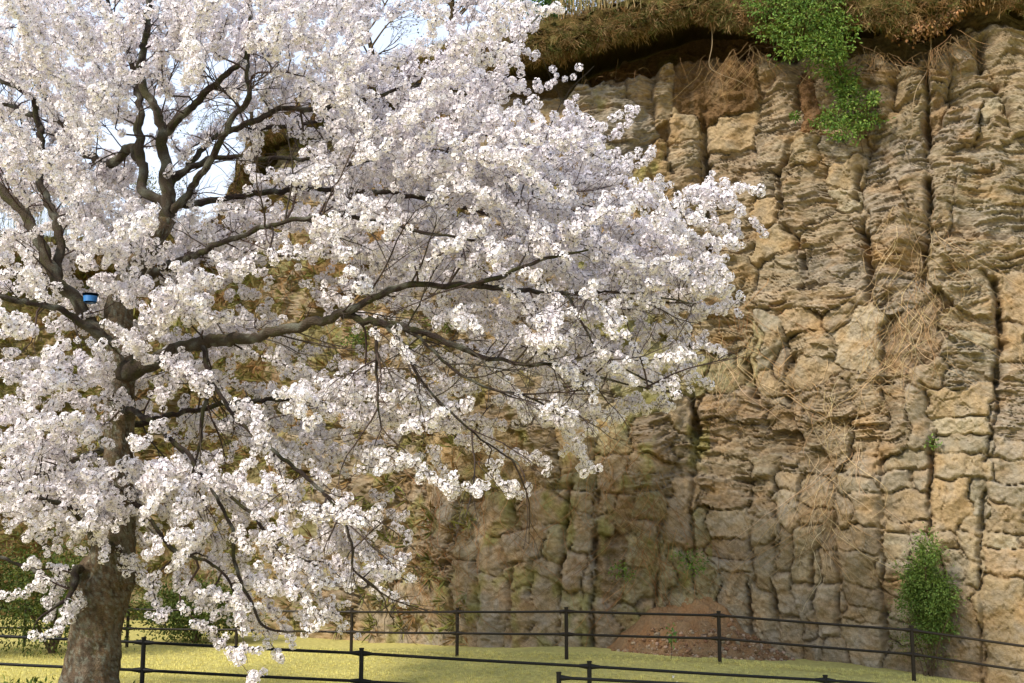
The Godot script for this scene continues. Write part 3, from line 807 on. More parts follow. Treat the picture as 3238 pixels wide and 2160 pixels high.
func bark_tube(pts: PackedVector3Array, rad: PackedFloat32Array, sides: int, rough: float, trunk := false) -> ArrayMesh:
	var sh := Shape.new()
	sh.tube(pts, rad, sides, Color.WHITE)
	for k in sh.v.size():
		var ring := mini(k / sides, pts.size() - 1)
		var p := sh.v[k]
		if k < pts.size() * sides:
			var lump := n3(p, 0.015) * 0.9 + n3(p * Vector3(1, 0.3, 1), 0.06) * 0.6 + n3(p * Vector3(1, 0.5, 1), 0.2) * 0.28
			p += sh.n[k] * rad[ring] * rough * lump
			if trunk:
				# the swollen scar on the left flank, with the hollow of a lost bough, and the flare of the roots
				var scar := p.distance_to(at(222, 1820, TREE_D - 0.22))
				p += Vector3(-0.5, 0.1, 0.6) * 0.13 * exp(-scar * scar / 0.05)
				var hole := p.distance_to(at(262, 1812, TREE_D - 0.42))
				p -= sh.n[k] * 0.16 * exp(-hole * hole / 0.012)
			sh.v[k] = p
		var lich := n3(p, 0.03) + 0.3 * n3(p, 0.13)
		var c := Color(0.20, 0.145, 0.095)
		if rad[ring] < 0.06: c = Color(0.068, 0.05, 0.04)
		elif rad[ring] < 0.2: c = Color(0.115, 0.088, 0.063)
		if lich > 0.16: c = c.lerp(Color(0.27, 0.27, 0.21), minf((lich - 0.16) * 3.0, 0.75))
		elif lich < -0.2: c = c.lerp(Color(0.10, 0.105, 0.035), 0.55)
		if trunk:
			for spot in [[272, 1748, 0.10], [310, 2030, 0.06], [355, 2105, 0.05], [268, 1900, 0.05]]:
				var q := p.distance_to(at(spot[0], spot[1], TREE_D - 0.42)) + 0.05 * n3(p, 0.12)
				if q < spot[2] * 1.3: c = c.lerp(Color(0.29, 0.32, 0.17), 0.75)
			c = c.lerp(Color(0.30, 0.195, 0.105), clampf(0.5 + n3(p * Vector3(1, 0.2, 1), 0.04) * 1.6, 0, 1) * 0.55)
			var plate := n3(p * Vector3(1, 0.3, 1), 0.10)
			if plate > 0.1: c = c.lerp(Color(0.09, 0.066, 0.045), minf((plate - 0.1) * 3.5, 0.75))
			var band := n3(p * Vector3(0.25, 3.0, 0.25), 0.09)
			if band > 0.22: c = c.lerp(Color(0.33, 0.27, 0.19), 0.5)
			var grey := n3(p + Vector3.ONE * 7, 0.14)
			if grey > 0.24: c = c.lerp(Color(0.36, 0.37, 0.29), 0.7)
		sh.c[k] = c
	# normals of the bent skin
	var acc := PackedVector3Array()
	acc.resize(sh.v.size())
	for t in range(0, sh.i.size(), 3):
		var a := sh.v[sh.i[t]]
		var nn := (sh.v[sh.i[t + 2]] - a).cross(sh.v[sh.i[t + 1]] - a)
		for q in 3: acc[sh.i[t + q]] += nn
	for k in acc.size():
		if acc[k].length_squared() > 0: sh.n[k] = acc[k].normalized()
	return sh.mesh()

func build_cherry() -> void:
	var foot := at(284, 2215, TREE_D)
	cherry = thing("cherry_tree", "old cherry tree in full pale pink blossom standing before the black fence", "tree")
	var tp := limb_points(TRUNK)
	var c := curve_through(tp, 0.03)
	part("trunk", bark_tube(c[0], c[1], 84, 0.16, true), mats.bark, cherry)
	var limb_nodes := []
	var seen := []       # [sighting, radius, depth] along limbs that the photograph shows bare
	for k in LIMBS.size():
		var q := curve_through(limb_points(LIMBS[k], 0.66 if k == 7 else (0.7 if k < 7 else 0.8)), 0.07)
		var pts: PackedVector3Array = q[0]
		var rad: PackedFloat32Array = q[1]
		for j in range(1, pts.size() - 1):
			var wob := Vector3(n3(pts[j], 0.03), n3(pts[j] + Vector3.ONE * 9, 0.03), n3(pts[j] + Vector3.ONE * 19, 0.03))
			pts[j] += wob * minf(0.07, rad[j] * 0.8 + 0.015)
			pts[j] += Vector3(n3(pts[j], 0.10), n3(pts[j] + Vector3.ONE * 29, 0.10), 0) * minf(0.025, rad[j] * 0.5)
		limb_nodes.append(part("limb", bark_tube(pts, rad, 16 if rad[0] > 0.08 else 9, 0.26), mats.bark, cherry))
		for j in pts.size():
			var dir := (pts[mini(j + 1, pts.size() - 1)] - pts[maxi(j - 1, 0)]).normalized()
			if rad[j] < 0.10: add_node(pts[j], dir, k, rad[j])
			seen.append([pts[j], rad[j]])
	for k in LIMBS.size():
		var bare := Shape.new()
		var own := []
		for j in node_p.size():
			if node_limb[j] == k: own.append(j)
		for j in (mini(16, own.size() / 4) if own.size() > 12 and k != 26 and k != 27 and k != 16 and k != 17 and k != 18 else 0):
			var at_ := node_p[own[rng.randi_range(4, own.size() - 1)]]
			var out := (rand_dir() * Vector3(1, 0.8, 1) + node_d[own[own.size() / 2]] * 0.7).normalized()
			var l := rng.randf_range(0.4, 1.5)
			var tips := []
			grow(bare, at_, out, l, 0.006 + 0.006 * l, 1, 0.0, jitter(Color(0.06, 0.044, 0.036), 0.2), tips)
		if bare.v.size() > 0:
			part("branchlets", bare.mesh(), mats.twig, limb_nodes[k]).set_meta("kind", "stuff")
	# where the flowering sprays are
	seen.append([at(285, 945, TREE_D - 0.28), 0.3])
	var sprays := []
	var mid := at(400, 1150, TREE_D)
	for row in range(-2, BLOOM.size()):
		for colm in range(-3, 22):
			var dens := int(BLOOM[clampi(row, 0, 15)].substr(clampi(colm, 0, 21), 1))
			if row < 0 and colm > 9: dens = maxi(0, dens - 3 * (colm - 9))
			if colm < 0: dens = int(dens * (0.8 + colm * 0.12))
			if row < 0: dens = int(dens * (1.0 + row * 0.22))
			var count := dens * dens * dens * (0.0145 if row > 9 else (0.0118 if row > 5 else (0.0165 if colm < 9 else 0.0142))) + dens * 0.07
			var whole := int(count) + (1 if rng.randf() < count - int(count) else 0)
			for k in whole:
				var sx := (colm + rng.randf()) * 135.0
				var sy := (row + rng.randf()) * 135.0
				var reach := clampf((sx - 380.0) / 2100.0, -1, 1)
				if row > 11: sy -= 40.0
				sx -= 75.0 * clampf(reach * 1.2, 0, 1)
				var thick := 2.9 * sqrt(maxf(0.03, 1 - reach * reach)) + 0.3
				var low := clampf((sy - 1300.0) / 700.0, 0, 1)
				var near := rng.randf_range(-thick, thick)
				near = lerpf(near, 1.6 + rng.randf_range(-0.7, 0.6), low * 0.85)
				near += 0.9 * clampf(reach, 0, 1)
				if sx > 180 and sx < 640 and sy > 760 and sy < 1700 and rng.randf() < 0.8: near = rng.randf_range(0.5, 2.6)
				sprays.append([sx, sy, near])
	var order := []
	for q in sprays:
		var p := at(q[0], q[1], TREE_D - q[2])
		# leave the boughs that stand clear in front free of flowers
		for b in seen:
			var bp: Vector3 = b[0]
			var br: float = b[1]
			if br < 0.035: continue
			var f := -bp.z / -p.z
			var on := Vector2(EYE * 0 + p.x * f - bp.x, (p.y - EYE) * f + EYE - bp.y)
			if on.length() < br + 0.13 and p.z > bp.z - 0.3:
				var d := -bp.z + rng.randf_range(0.35, 1.6)
				p = at(q[0], q[1], d)
		var dir := (p - mid) * Vector3(1, 0.3, 0.8)
		dir = dir.normalized() + Vector3(0, 0.15 if q[1] < 450 else (-0.12 if q[0] < 750 else -0.38), 0) + rand_dir() * 0.6
		dir = dir.normalized()
		var near := nearest(p, dir)
		if near < 0: continue
		order.append([node_p[near].distance_to(p), p, dir])
	order.sort_custom(func(a, b): return a[0] < b[0])
	var twigs := []
	var blooms := []
	var tints := []
	for k in LIMBS.size():
		twigs.append(Shape.new()); blooms.append([]); tints.append([])
	for o in order:
		var p: Vector3 = o[1]
		var dir: Vector3 = o[2]
		var l := rng.randf_range(0.45, 1.0)
		var s := p - dir * l * 0.5
		var near := nearest(s, dir)
		if near < 0: continue
		var limb := node_limb[near]
		var from := node_p[near]
		var gap := from.distance_to(s)
		var pts := PackedVector3Array([from])
		var rad := PackedFloat32Array()
		var m := maxi(2, int(gap / 0.16))
		var c1 := from + node_d[near] * gap * 0.35
		var c2 := s - dir * gap * 0.3
		for k in range(1, m + 1):
			var w := from.bezier_interpolate(c1, c2, s, float(k) / m)
			if k < m: w += rand_dir() * minf(0.025, gap * 0.05)
			pts.append(w)
		var steps := int(l / 0.12)
		var bend := rand_dir() * 0.3 + Vector3(0, -0.04, 0)
		for k in range(1, steps + 1):
			var t := float(k) / steps
			pts.append(s + dir * l * t + bend * l * t * t + rand_dir() * 0.012)
		var r0 := minf(node_r[near] * 0.8, 0.006 + 0.008 * (gap + l))
		for k in pts.size(): rad.append(lerpf(r0, 0.0042, float(k) / pts.size()))
		twigs[limb].tube(pts, rad, 4, jitter(Color(0.060, 0.043, 0.036), 0.2), false)
		for k in range(1, pts.size()):
			add_node(pts[k], (pts[k] - pts[k - 1]).normalized(), limb, rad[k])
		var spots := []
		for k in range(maxi(1, m - int(m * 0.3)), pts.size()):
			for j in (2 if k >= m and rng.randf() < 0.5 else 1):
				spots.append(pts[k].lerp(pts[k - 1], rng.randf()) + rand_dir() * rng.randf_range(0.015, 0.07))
			if k >= m - 1 and rng.randf() < 0.55:
				# a short spur
				var out := (rand_dir() + dir * 0.4 + Vector3(0, 0.25, 0)).normalized()
				var far := rng.randf_range(0.10, 0.28)
				var tip := pts[k] + out * far
				twigs[limb].tube(PackedVector3Array([pts[k], pts[k] + out * far * 0.5 + rand_dir() * 0.01, tip]), PackedFloat32Array([0.0045, 0.004, 0.003]), 3, Color(0.065, 0.047, 0.038), false)
				spots.append(tip)
				if far > 0.16: spots.append(pts[k] + out * far * 0.55 + rand_dir() * 0.03)
		var warm := rng.randf_range(-1, 1)
		for x in spots:
			blooms[limb].append(Transform3D(Basis(rand_dir(), rng.randf() * TAU).scaled(Vector3.ONE * rng.randf_range(0.78, 1.25)), x))
			var g := 0.97 + 0.03 * warm + rng.randf_range(-0.03, 0.03)
			tints[limb].append(Color(g, g * (0.99 + 0.006 * warm), g * (0.992 - 0.012 * warm)))
	var variants := []
	for k in 5: variants.append(flower_cluster(100 + k))
	# the clusters nearest to the viewer's side one by one, the rest together
	var front := []
	for limb in LIMBS.size():
		for k in blooms[limb].size():
			front.append([blooms[limb][k].origin.z + blooms[limb][k].basis.x.length() * 1.5, limb, k])
	front.sort_custom(func(a, b): return a[0] > b[0])
	var single := {}
	for k in mini(300, front.size()): single[front[k][1] * 100000 + front[k][2]] = true

	for limb in LIMBS.size():
		if twigs[limb].v.size() > 0:
			var t := part("twigs", twigs[limb].mesh(), mats.twig, limb_nodes[limb])
			t.set_meta("kind", "stuff")
		var xf := []
		var cl := []
		for k in blooms[limb].size():
			if single.has(limb * 100000 + k):
				var o := part("flower_cluster", variants[k % 5], mats.petal, limb_nodes[limb])
				o.transform = blooms[limb][k]
			else:
				xf.append(blooms[limb][k]); cl.append(tints[limb][k])
		if xf.size() > 0: many("blossoms", variants[limb % 5], mats.petal, limb_nodes[limb], xf, cl)

# ---------------------------------------------------------------- fences
const IRON := Color(0.012, 0.012, 0.014)
const BROWN := Color(0.035, 0.024, 0.019)

func post_mesh(h: float, col: Color) -> ArrayMesh:
	var sh := Shape.new()
	sh.tube(PackedVector3Array([Vector3(0, -0.3, 0), Vector3(0, h - 0.012, 0), Vector3(0, h, 0)]), PackedFloat32Array([0.036, 0.036, 0.030]), 12, col)
	return sh.mesh()

func fence(label: String, posts: Array, drops: Array, col: Color, end_open: bool) -> Node3D:
	# posts: the points where the top rail meets each post; drops: how far each rail lies below it
	var root := thing("fence", label, "fence")
	for k in posts.size():
		var p: Vector3 = posts[k]
		var gy := ground(p.x, p.z)
		var h := p.y - gy + 0.06
		part("post", post_mesh(h, col), mats.paint, root, Vector3(p.x, gy, p.z))
		var cap := Shape.new()
		cap.tube(PackedVector3Array([Vector3(0, -0.004, 0), Vector3(0, 0.006, 0), Vector3(0, 0.02, 0), Vector3(0, 0.024, 0)]), PackedFloat32Array([0.036, 0.043, 0.04, 0.03]), 12, col)
		part("cap", cap.mesh(), mats.paint, root, p + Vector3(0, 0.06, 0))
		for d in drops:
			for side in [-1, 1]:
				var q := k + int(side)
				if q < 0 or q >= posts.size(): continue
				var dir: Vector3 = (posts[q] - p).normalized()
				var c := Shape.new()
				c.tube(PackedVector3Array([dir * 0.02, dir * 0.045, dir * 0.10, dir * 0.16]), PackedFloat32Array([0.042, 0.042, 0.034, 0.026]), 10, col)
				part("collar", c.mesh(), mats.paint, root, p - Vector3(0, d, 0))
	for k in posts.size() - 1:
		for d in drops:
			var a: Vector3 = posts[k]
			var b: Vector3 = posts[k + 1]
			var sh := Shape.new()
			var dir := (b - a).normalized()
			var mid := (a + b) / 2.0 - a
			sh.tube(PackedVector3Array([dir * 0.03, mid + Vector3(0, -0.006, 0), b - a - dir * 0.03]), PackedFloat32Array([0.0235, 0.0235, 0.0235]), 10, col)
			part("rail", sh.mesh(), mats.paint, root, a - Vector3(0, d, 0))
	return root

func build_fences() -> void:
	var k := 3238.0 / 2351.0
	var near := []
	for q in [[-640, 1438], [-170, 1452], [330, 1475], [830, 1500], [1353, 1530], [1895, 1562], [2450, 1600]]: near.append(at(q[0] * k, q[1] * k, 19.7))
	fence("black two rail metal fence passing just behind the cherry trunk", near, [0.0, 0.42], IRON, false)
	var far := []
	for q in [[-250, 1396, 29.5], [60, 1398, 28.6], [295, 1399, 28.3], [545, 1401, 27.8], [808, 1405, 27.1], [1050, 1405, 25.5], [1300, 1404, 23.9], [1650, 1413, 23.6], [2093, 1447, 22.6], [2560, 1512, 21.9], [3050, 1590, 21.3]]: far.append(at(q[0] * k, q[1] * k, q[2]))
	fence("dark brown two rail metal fence along the foot of the cliff", far, [0.0, 0.42], BROWN, false)
	var low := []
	for q in [[1283, 1556], [1900, 1585], [2560, 1620]]: low.append(at(q[0] * k, q[1] * k, 18.3))
	fence("short black handrail that starts in front of the black fence", low, [0.0, 0.40], IRON, true)

# ---------------------------------------------------------------- plants
func foliage(sh: Shape, lobes: Array, count: int, size: float, cols: Array, shell := 0.55) -> void:
	# lobes: [centre, radii]
	var sum := []
	var all := 0.0
	for l in lobes:
		all += pow(l[1].x * l[1].y, 0.85)
		sum.append(all)
	for k in count:
		var lobe: Array = lobes[mini(sum.bsearch(rng.randf() * all), lobes.size() - 1)]
		var u := rand_dir()
		var rr := lerpf(shell, 1.0, pow(rng.randf(), 0.6)) * (1.0 if rng.randf() < 0.7 else rng.randf_range(1.0, 1.45))
		var r: Vector3 = lobe[1]
		var p: Vector3 = lobe[0] + u * r * rr * (1.0 + 0.9 * n3(lobe[0] + u * r, 0.02))
		var along_ := (u + rand_dir() * 0.9 + Vector3(0, -0.2, 0)).normalized()
		var across := along_.cross(rand_dir()).normalized()
		sh.leaf(p, along_, across, size * rng.randf_range(0.6, 1.3), size * rng.randf_range(0.35, 0.55), jitter(cols[rng.randi() % cols.size()], 0.25))

func shrub(called: String, label: String, category: String, base: Vector3, stems: Array, lobes: Array, count: int, size: float, cols: Array, group := "", shell := 0.3) -> Node3D:
	var root := thing(called, label, category, base, group)
	for st in stems:
		var sh := Shape.new()
		var rows_ := []
		for q in st: rows_.append([q[0] - base, q[1]])
		var c := curve_through(rows_, 0.12)
		sh.tube(c[0], c[1], 6, Color(0.10, 0.07, 0.04))
		part("stem", sh.mesh(), mats.twig, root)
	var f := Shape.new()
	var moved := []
	for l in lobes: moved.append([l[0] - base, l[1]])
	foliage(f, moved, count, size, cols, shell)
	part("foliage", f.mesh(), mats.leaf, root)
	return root

func on_face(sx: float, sy: float, out: float) -> Vector3:
	var q := sighted(sx, sy)
	return face_point(q.x, q.y, out)

func build_shrubs() -> void:
	var green := [Color(0.12, 0.20, 0.035), Color(0.075, 0.135, 0.025), Color(0.17, 0.23, 0.045)]
	var juniper := [Color(0.10, 0.16, 0.032), Color(0.14, 0.195, 0.042)]
	# the bush that hangs over the edge
	var lobes := []
	for q in [[2470, 60, 70, 60], [2560, 20, 100, 60], [2660, 40, 90, 70], [2590, 110, 110, 60], [2500, 150, 60, 40], [2680, 130, 70, 60], [2640, 190, 80, 50], [2560, 200, 70, 35], [2690, 210, 50, 40], [2650, 240, 65, 50], [2680, 270, 55, 45], [2690, 300, 50, 45], [2700, 330, 45, 50], [2660, 380, 60, 35], [2740, 385, 60, 35], [2690, 430, 60, 35], [2620, 395, 50, 20], [2540, 385, 20, 20], [2780, 330, 30, 30]]:
		var r: float = q[2] * 0.0058
		lobes.append([on_face(q[0], q[1], 2.0 if q[1] < 160 else (1.1 if q[1] < 235 else 0.6)), Vector3(r, q[3] * 0.0062, r * 0.7)])
	var top := turf_point(sighted(2600, 10).x, 3.6)
	shrub("hanging_bush", "bright green leafy bush hanging down over the cliff edge", "bush", top, [[[top, 0.035], [on_face(2620, 60, 1.4), 0.03], [on_face(2660, 180, 1.1), 0.022], [on_face(2700, 330, 0.35), 0.014], [on_face(2718, 470, 0.1), 0.008]], [[top, 0.025], [on_face(2560, 130, 0.9), 0.018], [on_face(2440, 170, 0.8), 0.008]]], lobes, 9000, 0.08, green, "", 0.2)
	# the upright evergreen at the foot of the cliff
	lobes = []
	for q in [[2945, 1740, 55, 50], [2920, 1810, 70, 60], [2965, 1850, 70, 70], [2925, 1900, 80, 60], [2970, 1950, 65, 60], [2900, 1860, 50, 60], [2950, 1990, 70, 40], [2990, 1900, 50, 60]]:
		lobes.append([on_face(q[0], q[1], 0.45), Vector3(q[2] * 0.0058, q[3] * 0.0062, q[2] * 0.0050)])
	var foot := on_face(2950, 2130, 0.35)
	foot.y = ground(foot.x, foot.z)
	shrub("evergreen_shrub", "dense dark green upright shrub growing at the foot of the cliff", "shrub", foot, [[[foot, 0.04], [on_face(2945, 2000, 0.45), 0.03], [on_face(2945, 1760, 0.45), 0.01]], [[foot, 0.02], [on_face(2900, 2000, 0.5), 0.012], [on_face(2880, 1950, 0.5), 0.006]], [[foot, 0.02], [on_face(2990, 2000, 0.5), 0.012], [on_face(3010, 1950, 0.5), 0.006]]], lobes, 9500, 0.06, juniper, "", 0.15)
	var sparse := []
	for q in [[2930, 2050, 70, 40], [2860, 2035, 35, 30], [2970, 2080, 60, 40], [2930, 2010, 60, 35]]: sparse.append([on_face(q[0], q[1], 0.4), Vector3(q[2] * 0.006, q[3] * 0.006, 0.25)])
	var low := shrub("low_shrub", "sparse yellow green shoots below the dense upright shrub", "shrub", foot + Vector3(-0.15, 0, 0.1), [[[foot + Vector3(-0.15, 0, 0.1), 0.012], [on_face(2900, 2040, 0.45), 0.006]], [[foot + Vector3(-0.15, 0, 0.1), 0.012], [on_face(2970, 2060, 0.45), 0.006]]], sparse, 700, 0.05, [Color(0.17, 0.17, 0.04), Color(0.12, 0.15, 0.035)], "", 0.1)
	# small plants rooted in the face
	for q in [[1105, 1062, 50, 900, "small bright green bush on the cliff seen beneath the longest bough", 0.45], [1400, 1010, 40, 380, "yellow green tuft of leaves on the cliff behind the blossom", 0.35], [2185, 1770, 45, 260, "trailing green creeper in a hollow above the earth mound", 0.3], [1965, 1800, 34, 130, "little green fern on a ledge near the foot of the cliff", 0.25], [820, 860, 70, 700, "olive bush growing on the earth part of the cliff", 0.5], [960, 420, 60, 600, "olive bush at the top edge of the cliff behind blossom", 0.5], [2960, 1400, 20, 60, "tiny green sprig in a joint under the jutting blocks", 0.15]]:
		var p := on_face(q[0], q[1] + q[2] * 0.6, 0.0)
		var c := on_face(q[0], q[1], 0.3)
		var r: float = q[2] * 0.0082
		var shades := green if q[0] != 1400 else [Color(0.17, 0.17, 0.04), Color(0.12, 0.15, 0.035)]
		if q[0] < 1000: shades = [Color(0.14, 0.13, 0.035), Color(0.11, 0.12, 0.03), Color(0.18, 0.15, 0.05)]
		shrub("cliff_plant", q[4], "plant", p, [[[p, 0.012], [c, 0.006]]], [[c, Vector3(r, r * 0.8, r * 0.7)], [c + Vector3(r * 0.6, -r * 0.4, 0), Vector3(r, r, r) * 0.5]], q[3], 0.07, shades, "plants rooted in the cliff", 0.1)
	# clipped evergreens at the far left end of the lawn
	for q in [[-9.6, -26.5, 1.5, 2.1, "big rounded evergreen bush behind the trunk at the lawn's end"], [-12.2, -25.6, 1.7, 2.5, "large dark evergreen bush at the left end of the brown fence"], [-7.4, -29.6, 1.2, 1.3, "low dark evergreen bush against the cliff beyond the brown fence"]]:
		var b := Vector3(q[0], ground(q[0], q[1]), q[1])
		var ls := []
		for k in 9:
			var a := TAU * k / 9.0
			ls.append([b + Vector3(cos(a) * q[2] * 0.55, q[3] * (0.55 + 0.18 * sin(k * 2.3)), sin(a) * q[2] * 0.55), Vector3(q[2] * 0.6, q[3] * 0.42, q[2] * 0.6)])
		ls.append([b + Vector3(0, q[3] * 0.75, 0), Vector3(q[2] * 0.8, q[3] * 0.32, q[2] * 0.8)])
		shrub("evergreen_bush", q[4], "bush", b, [[[b, 0.08], [b + Vector3(0, q[3] * 0.6, 0), 0.04]], [[b, 0.05], [b + Vector3(0.5, q[3] * 0.5, 0.3), 0.02]], [[b, 0.05], [b + Vector3(-0.5, q[3] * 0.5, 0.3), 0.02]]], ls, 9000, 0.085, [Color(0.05, 0.075, 0.015), Color(0.075, 0.10, 0.02), Color(0.10, 0.12, 0.025)], "", 0.35)
	# leafy ground cover round the foot of the cherry
	var gc := Shape.new()
	for k in 2600:
		var x := rng.randf_range(-8.6, -3.0)
		var z := rng.randf_range(-19.4, -17.0)
		if x > -5.0 and z < -18.6 + (x + 5.0) * 0.5: continue
		var p := Vector3(x, ground(x, z), z)
		var hgt := rng.randf_range(0.05, 0.30) * (1.0 if x < -5.6 else 0.75)
		for j in 3:
			var dir := (Vector3.UP + rand_dir() * 0.9).normalized()
			gc.leaf(p + Vector3(0, hgt * rng.randf(), 0), dir, dir.cross(rand_dir()).normalized(), rng.randf_range(0.07, 0.13), 0.035, jitter(Color(0.075, 0.12, 0.02) if rng.randf() < 0.7 else Color(0.14, 0.16, 0.035), 0.25))
	var g := part(numbered("ground_cover"), gc.mesh(), mats.leaf, self)
	g.set_meta("kind", "stuff")
	tag(g, "low dark green leafy plants round the foot of the cherry trunk", "ground cover")

func strands(sh: Shape, sx: float, sy: float, w: float, h: float, count: int, thick: float, cols: Array, out: float) -> void:
	for k in count:
		var x := sx + rng.randfn(0, w * 0.45)
		var y := sy + rng.randf_range(-h, h * 0.3)
		var q := sighted(x, y)
		var l := rng.randf_range(0.4, 1.0) * h * 0.011
		var m := int(l / 0.10) + 3
		var pts := PackedVector3Array()
		var rad := PackedFloat32Array()
		var s := q.x
		var hh := q.y
		var drift := rng.randf_range(-0.5, 0.5)
		var lift := rng.randf_range(0.02, out)
		for j in m:
			pts.append(face_point(s, hh, lift + 0.07 * n2(j * 0.03 + k, k * 0.7)) + rand_dir() * 0.012)
			rad.append(thick * lerpf(1.0, 0.45, float(j) / m) * rng.randf_range(0.8, 1.2))
			drift = clampf(drift + rng.randf_range(-0.7, 0.7), -1.8, 1.8)
			s += drift * 0.07
			hh -= 0.085 * rng.randf_range(0.5, 1.3)
			if hh < 0.15: break
		if pts.size() > 2: 
			# keep the run smooth where the rock steps
			for j in range(1, pts.size() - 1): pts[j] = (pts[j - 1] + pts[j] * 1.2 + pts[j + 1]) / 3.2
			sh.tube(pts, rad, 4, jitter(cols[rng.randi() % cols.size()], 0.3), false)

func build_vines() -> void:
	var straw := [Color(0.46, 0.33, 0.18), Color(0.36, 0.24, 0.12), Color(0.26, 0.17, 0.085), Color(0.52, 0.40, 0.24)]
	var rust := [Color(0.26, 0.13, 0.055), Color(0.22, 0.14, 0.06), Color(0.33, 0.20, 0.09)]
	for q in [[2920, 900, 70, 230, 85, "thick tangle of dry straw coloured vines down the middle joint", 0], [2850, 1090, 100, 170, 70, "loose tangle of dry vines above the tall grey block", 0], [2620, 1610, 70, 210, 75, "dry vine mass hanging above the tilted oval boulder", 0], [2330, 1180, 110, 150, 60, "thin dry vines spread over the mossy yellow boulder", 0], [2070, 1720, 80, 260, 85, "curtain of dry vine stems reaching the foot of the cliff", 1], [1960, 1560, 130, 230, 70, "web of thin rust vines on the blocks beneath the blossom", 1], [1560, 1620, 150, 250, 80, "rusty vine net over the low blocks beside the grey pillar", 1], [1330, 1750, 130, 250, 80, "rusty dry vines over the low blocks behind hanging blossom", 1], [2560, 1260, 130, 160, 45, "sparse dry vines over the broken beds below the slanted cream block", 0], [2300, 980, 90, 110, 40, "fine dry roots beneath the orange block beside the blossom tips", 1], [1000, 900, 130, 260, 80, "dry brush on the earth face behind the upper blossom", 1], [720, 1250, 180, 300, 90, "dry brush on the earth face behind the drooping boughs", 1], [560, 1850, 120, 160, 60, "bare rust twigs at the cliff foot beyond the trunk", 1]]:
		var sh := Shape.new()
		strands(sh, q[0], q[1], q[2] * 1.5, q[3] * 1.1, int(q[4] * 0.75), 0.0055, straw if q[6] == 0 else rust, 0.09)
		var o := part(numbered("dry_vines"), sh.mesh(), mats.twig, self)
		tag(o, q[5], "vine", "dry vines on the cliff")
	# pale roots that hang from the turf
	for q in [[[[2840, 140], [2838, 205], [2885, 212]], "pale crooked root sticking out under the turf by the leaf litter"], [[[2935, 215], [2905, 290], [2895, 360], [2890, 420], [2868, 470], [2880, 510]], "long pale root winding down the thin beds"], [[[2253, 215], [2290, 240], [2335, 255], [2375, 270]], "pale forked root lying across the red earth"], [[[2590, 225], [2530, 270], [2510, 285]], "short pale root at the head of the winding joint"], [[[1968, 140], [1966, 190], [1972, 230]], "thin pale root hanging below the dry grass"], [[[1790, 205], [1770, 235], [1755, 260]], "thin pale root in the dark hollow beside the blossom"], [[[2450, 165], [2446, 205], [2440, 250]], "thin pale root hanging beside the green bush"]]:
		var rows_ := []
		var n: int = q[0].size()
		for k in n:
			var out := lerpf(0.5, 0.05, float(k) / (n - 1))
			rows_.append([on_face(q[0][k][0], q[0][k][1], out), lerpf(0.009, 0.005, float(k) / (n - 1))])
		rows_.insert(0, [rows_[0][0] + Vector3(0.06, 0.5, 0.12), 0.013])
		rows_.insert(0, [rows_[0][0] + Vector3(-0.05, 0.9, 0.1), 0.014])
		var c := curve_through(rows_, 0.06)
		var sh := Shape.new()
		sh.tube(c[0], c[1], 6, Color(0.30, 0.22, 0.14))
		var o := part(numbered("hanging_root"), sh.mesh(), mats.twig, self)
		tag(o, q[1], "root", "roots hanging from the turf")
	# fine roots and dead leaves under the edge
	var sh2 := Shape.new()
	for q in [[2980, 170, 70, 60, 50], [2800, 190, 90, 60, 45], [2350, 210, 160, 90, 70], [1950, 190, 120, 60, 45], [3000, 130, 60, 60, 40]]:
		strands(sh2, q[0], q[1], q[2], q[3], q[4], 0.005, [Color(0.22, 0.13, 0.06), Color(0.28, 0.18, 0.09)], 0.6)
	var o2 := part(numbered("root_fringe"), sh2.mesh(), mats.twig, self)
	tag(o2, "fringe of fine brown roots in the hollow under the turf", "roots")
	o2.set_meta("kind", "stuff")
	var litter := Shape.new()
	for k in 900:
		var p := turf_point(sighted(rng.randfn(2960, 60), 130).x, rng.randf_range(1.2, 2.6)) - Vector3(0, rng.randf() * 0.25, 0)
		var dir := (Vector3(0, -1, 0.2) + rand_dir() * 0.8).normalized()
		litter.leaf(p, dir, dir.cross(rand_dir()).normalized(), rng.randf_range(0.06, 0.12), 0.05, jitter(Color(0.30, 0.17, 0.08), 0.35))
	var o3 := part(numbered("leaf_litter"), litter.mesh(), mats.dry, self)
	o3.set_meta("kind", "stuff")
	tag(o3, "brown dead leaves caught under the turf at the cliff edge", "leaves")

func grow(sh: Shape, p: Vector3, dir: Vector3, l: float, r: float, level: int, droop: float, col: Color, tips: Array) -> void:
	var pts := PackedVector3Array([p])
	var rad := PackedFloat32Array([r])
	var m := 6
	var d := dir
	for k in m:
		d = (d + rand_dir() * 0.22 + Vector3(0, -droop, 0)).normalized()
		p += d * l / m
		pts.append(p)
		rad.append(lerpf(r, r * 0.45, (k + 1.0) / m))
	sh.tube(pts, rad, 6 if level > 1 else 4, col, false)
	tips.append(p)
	if level <= 0: return
	var n := 5 if level > 1 else 6
	for k in n:
		var q := int(rng.randf_range(2, m + 0.99))
		var side := (pts[q] - pts[q - 1]).normalized()
		grow(sh, pts[q], (side + rand_dir() * 0.85 + Vector3(0, 0.15, 0)).normalized(), l * rng.randf_range(0.45, 0.7), rad[q] * 0.6, level - 1, droop, col, tips)

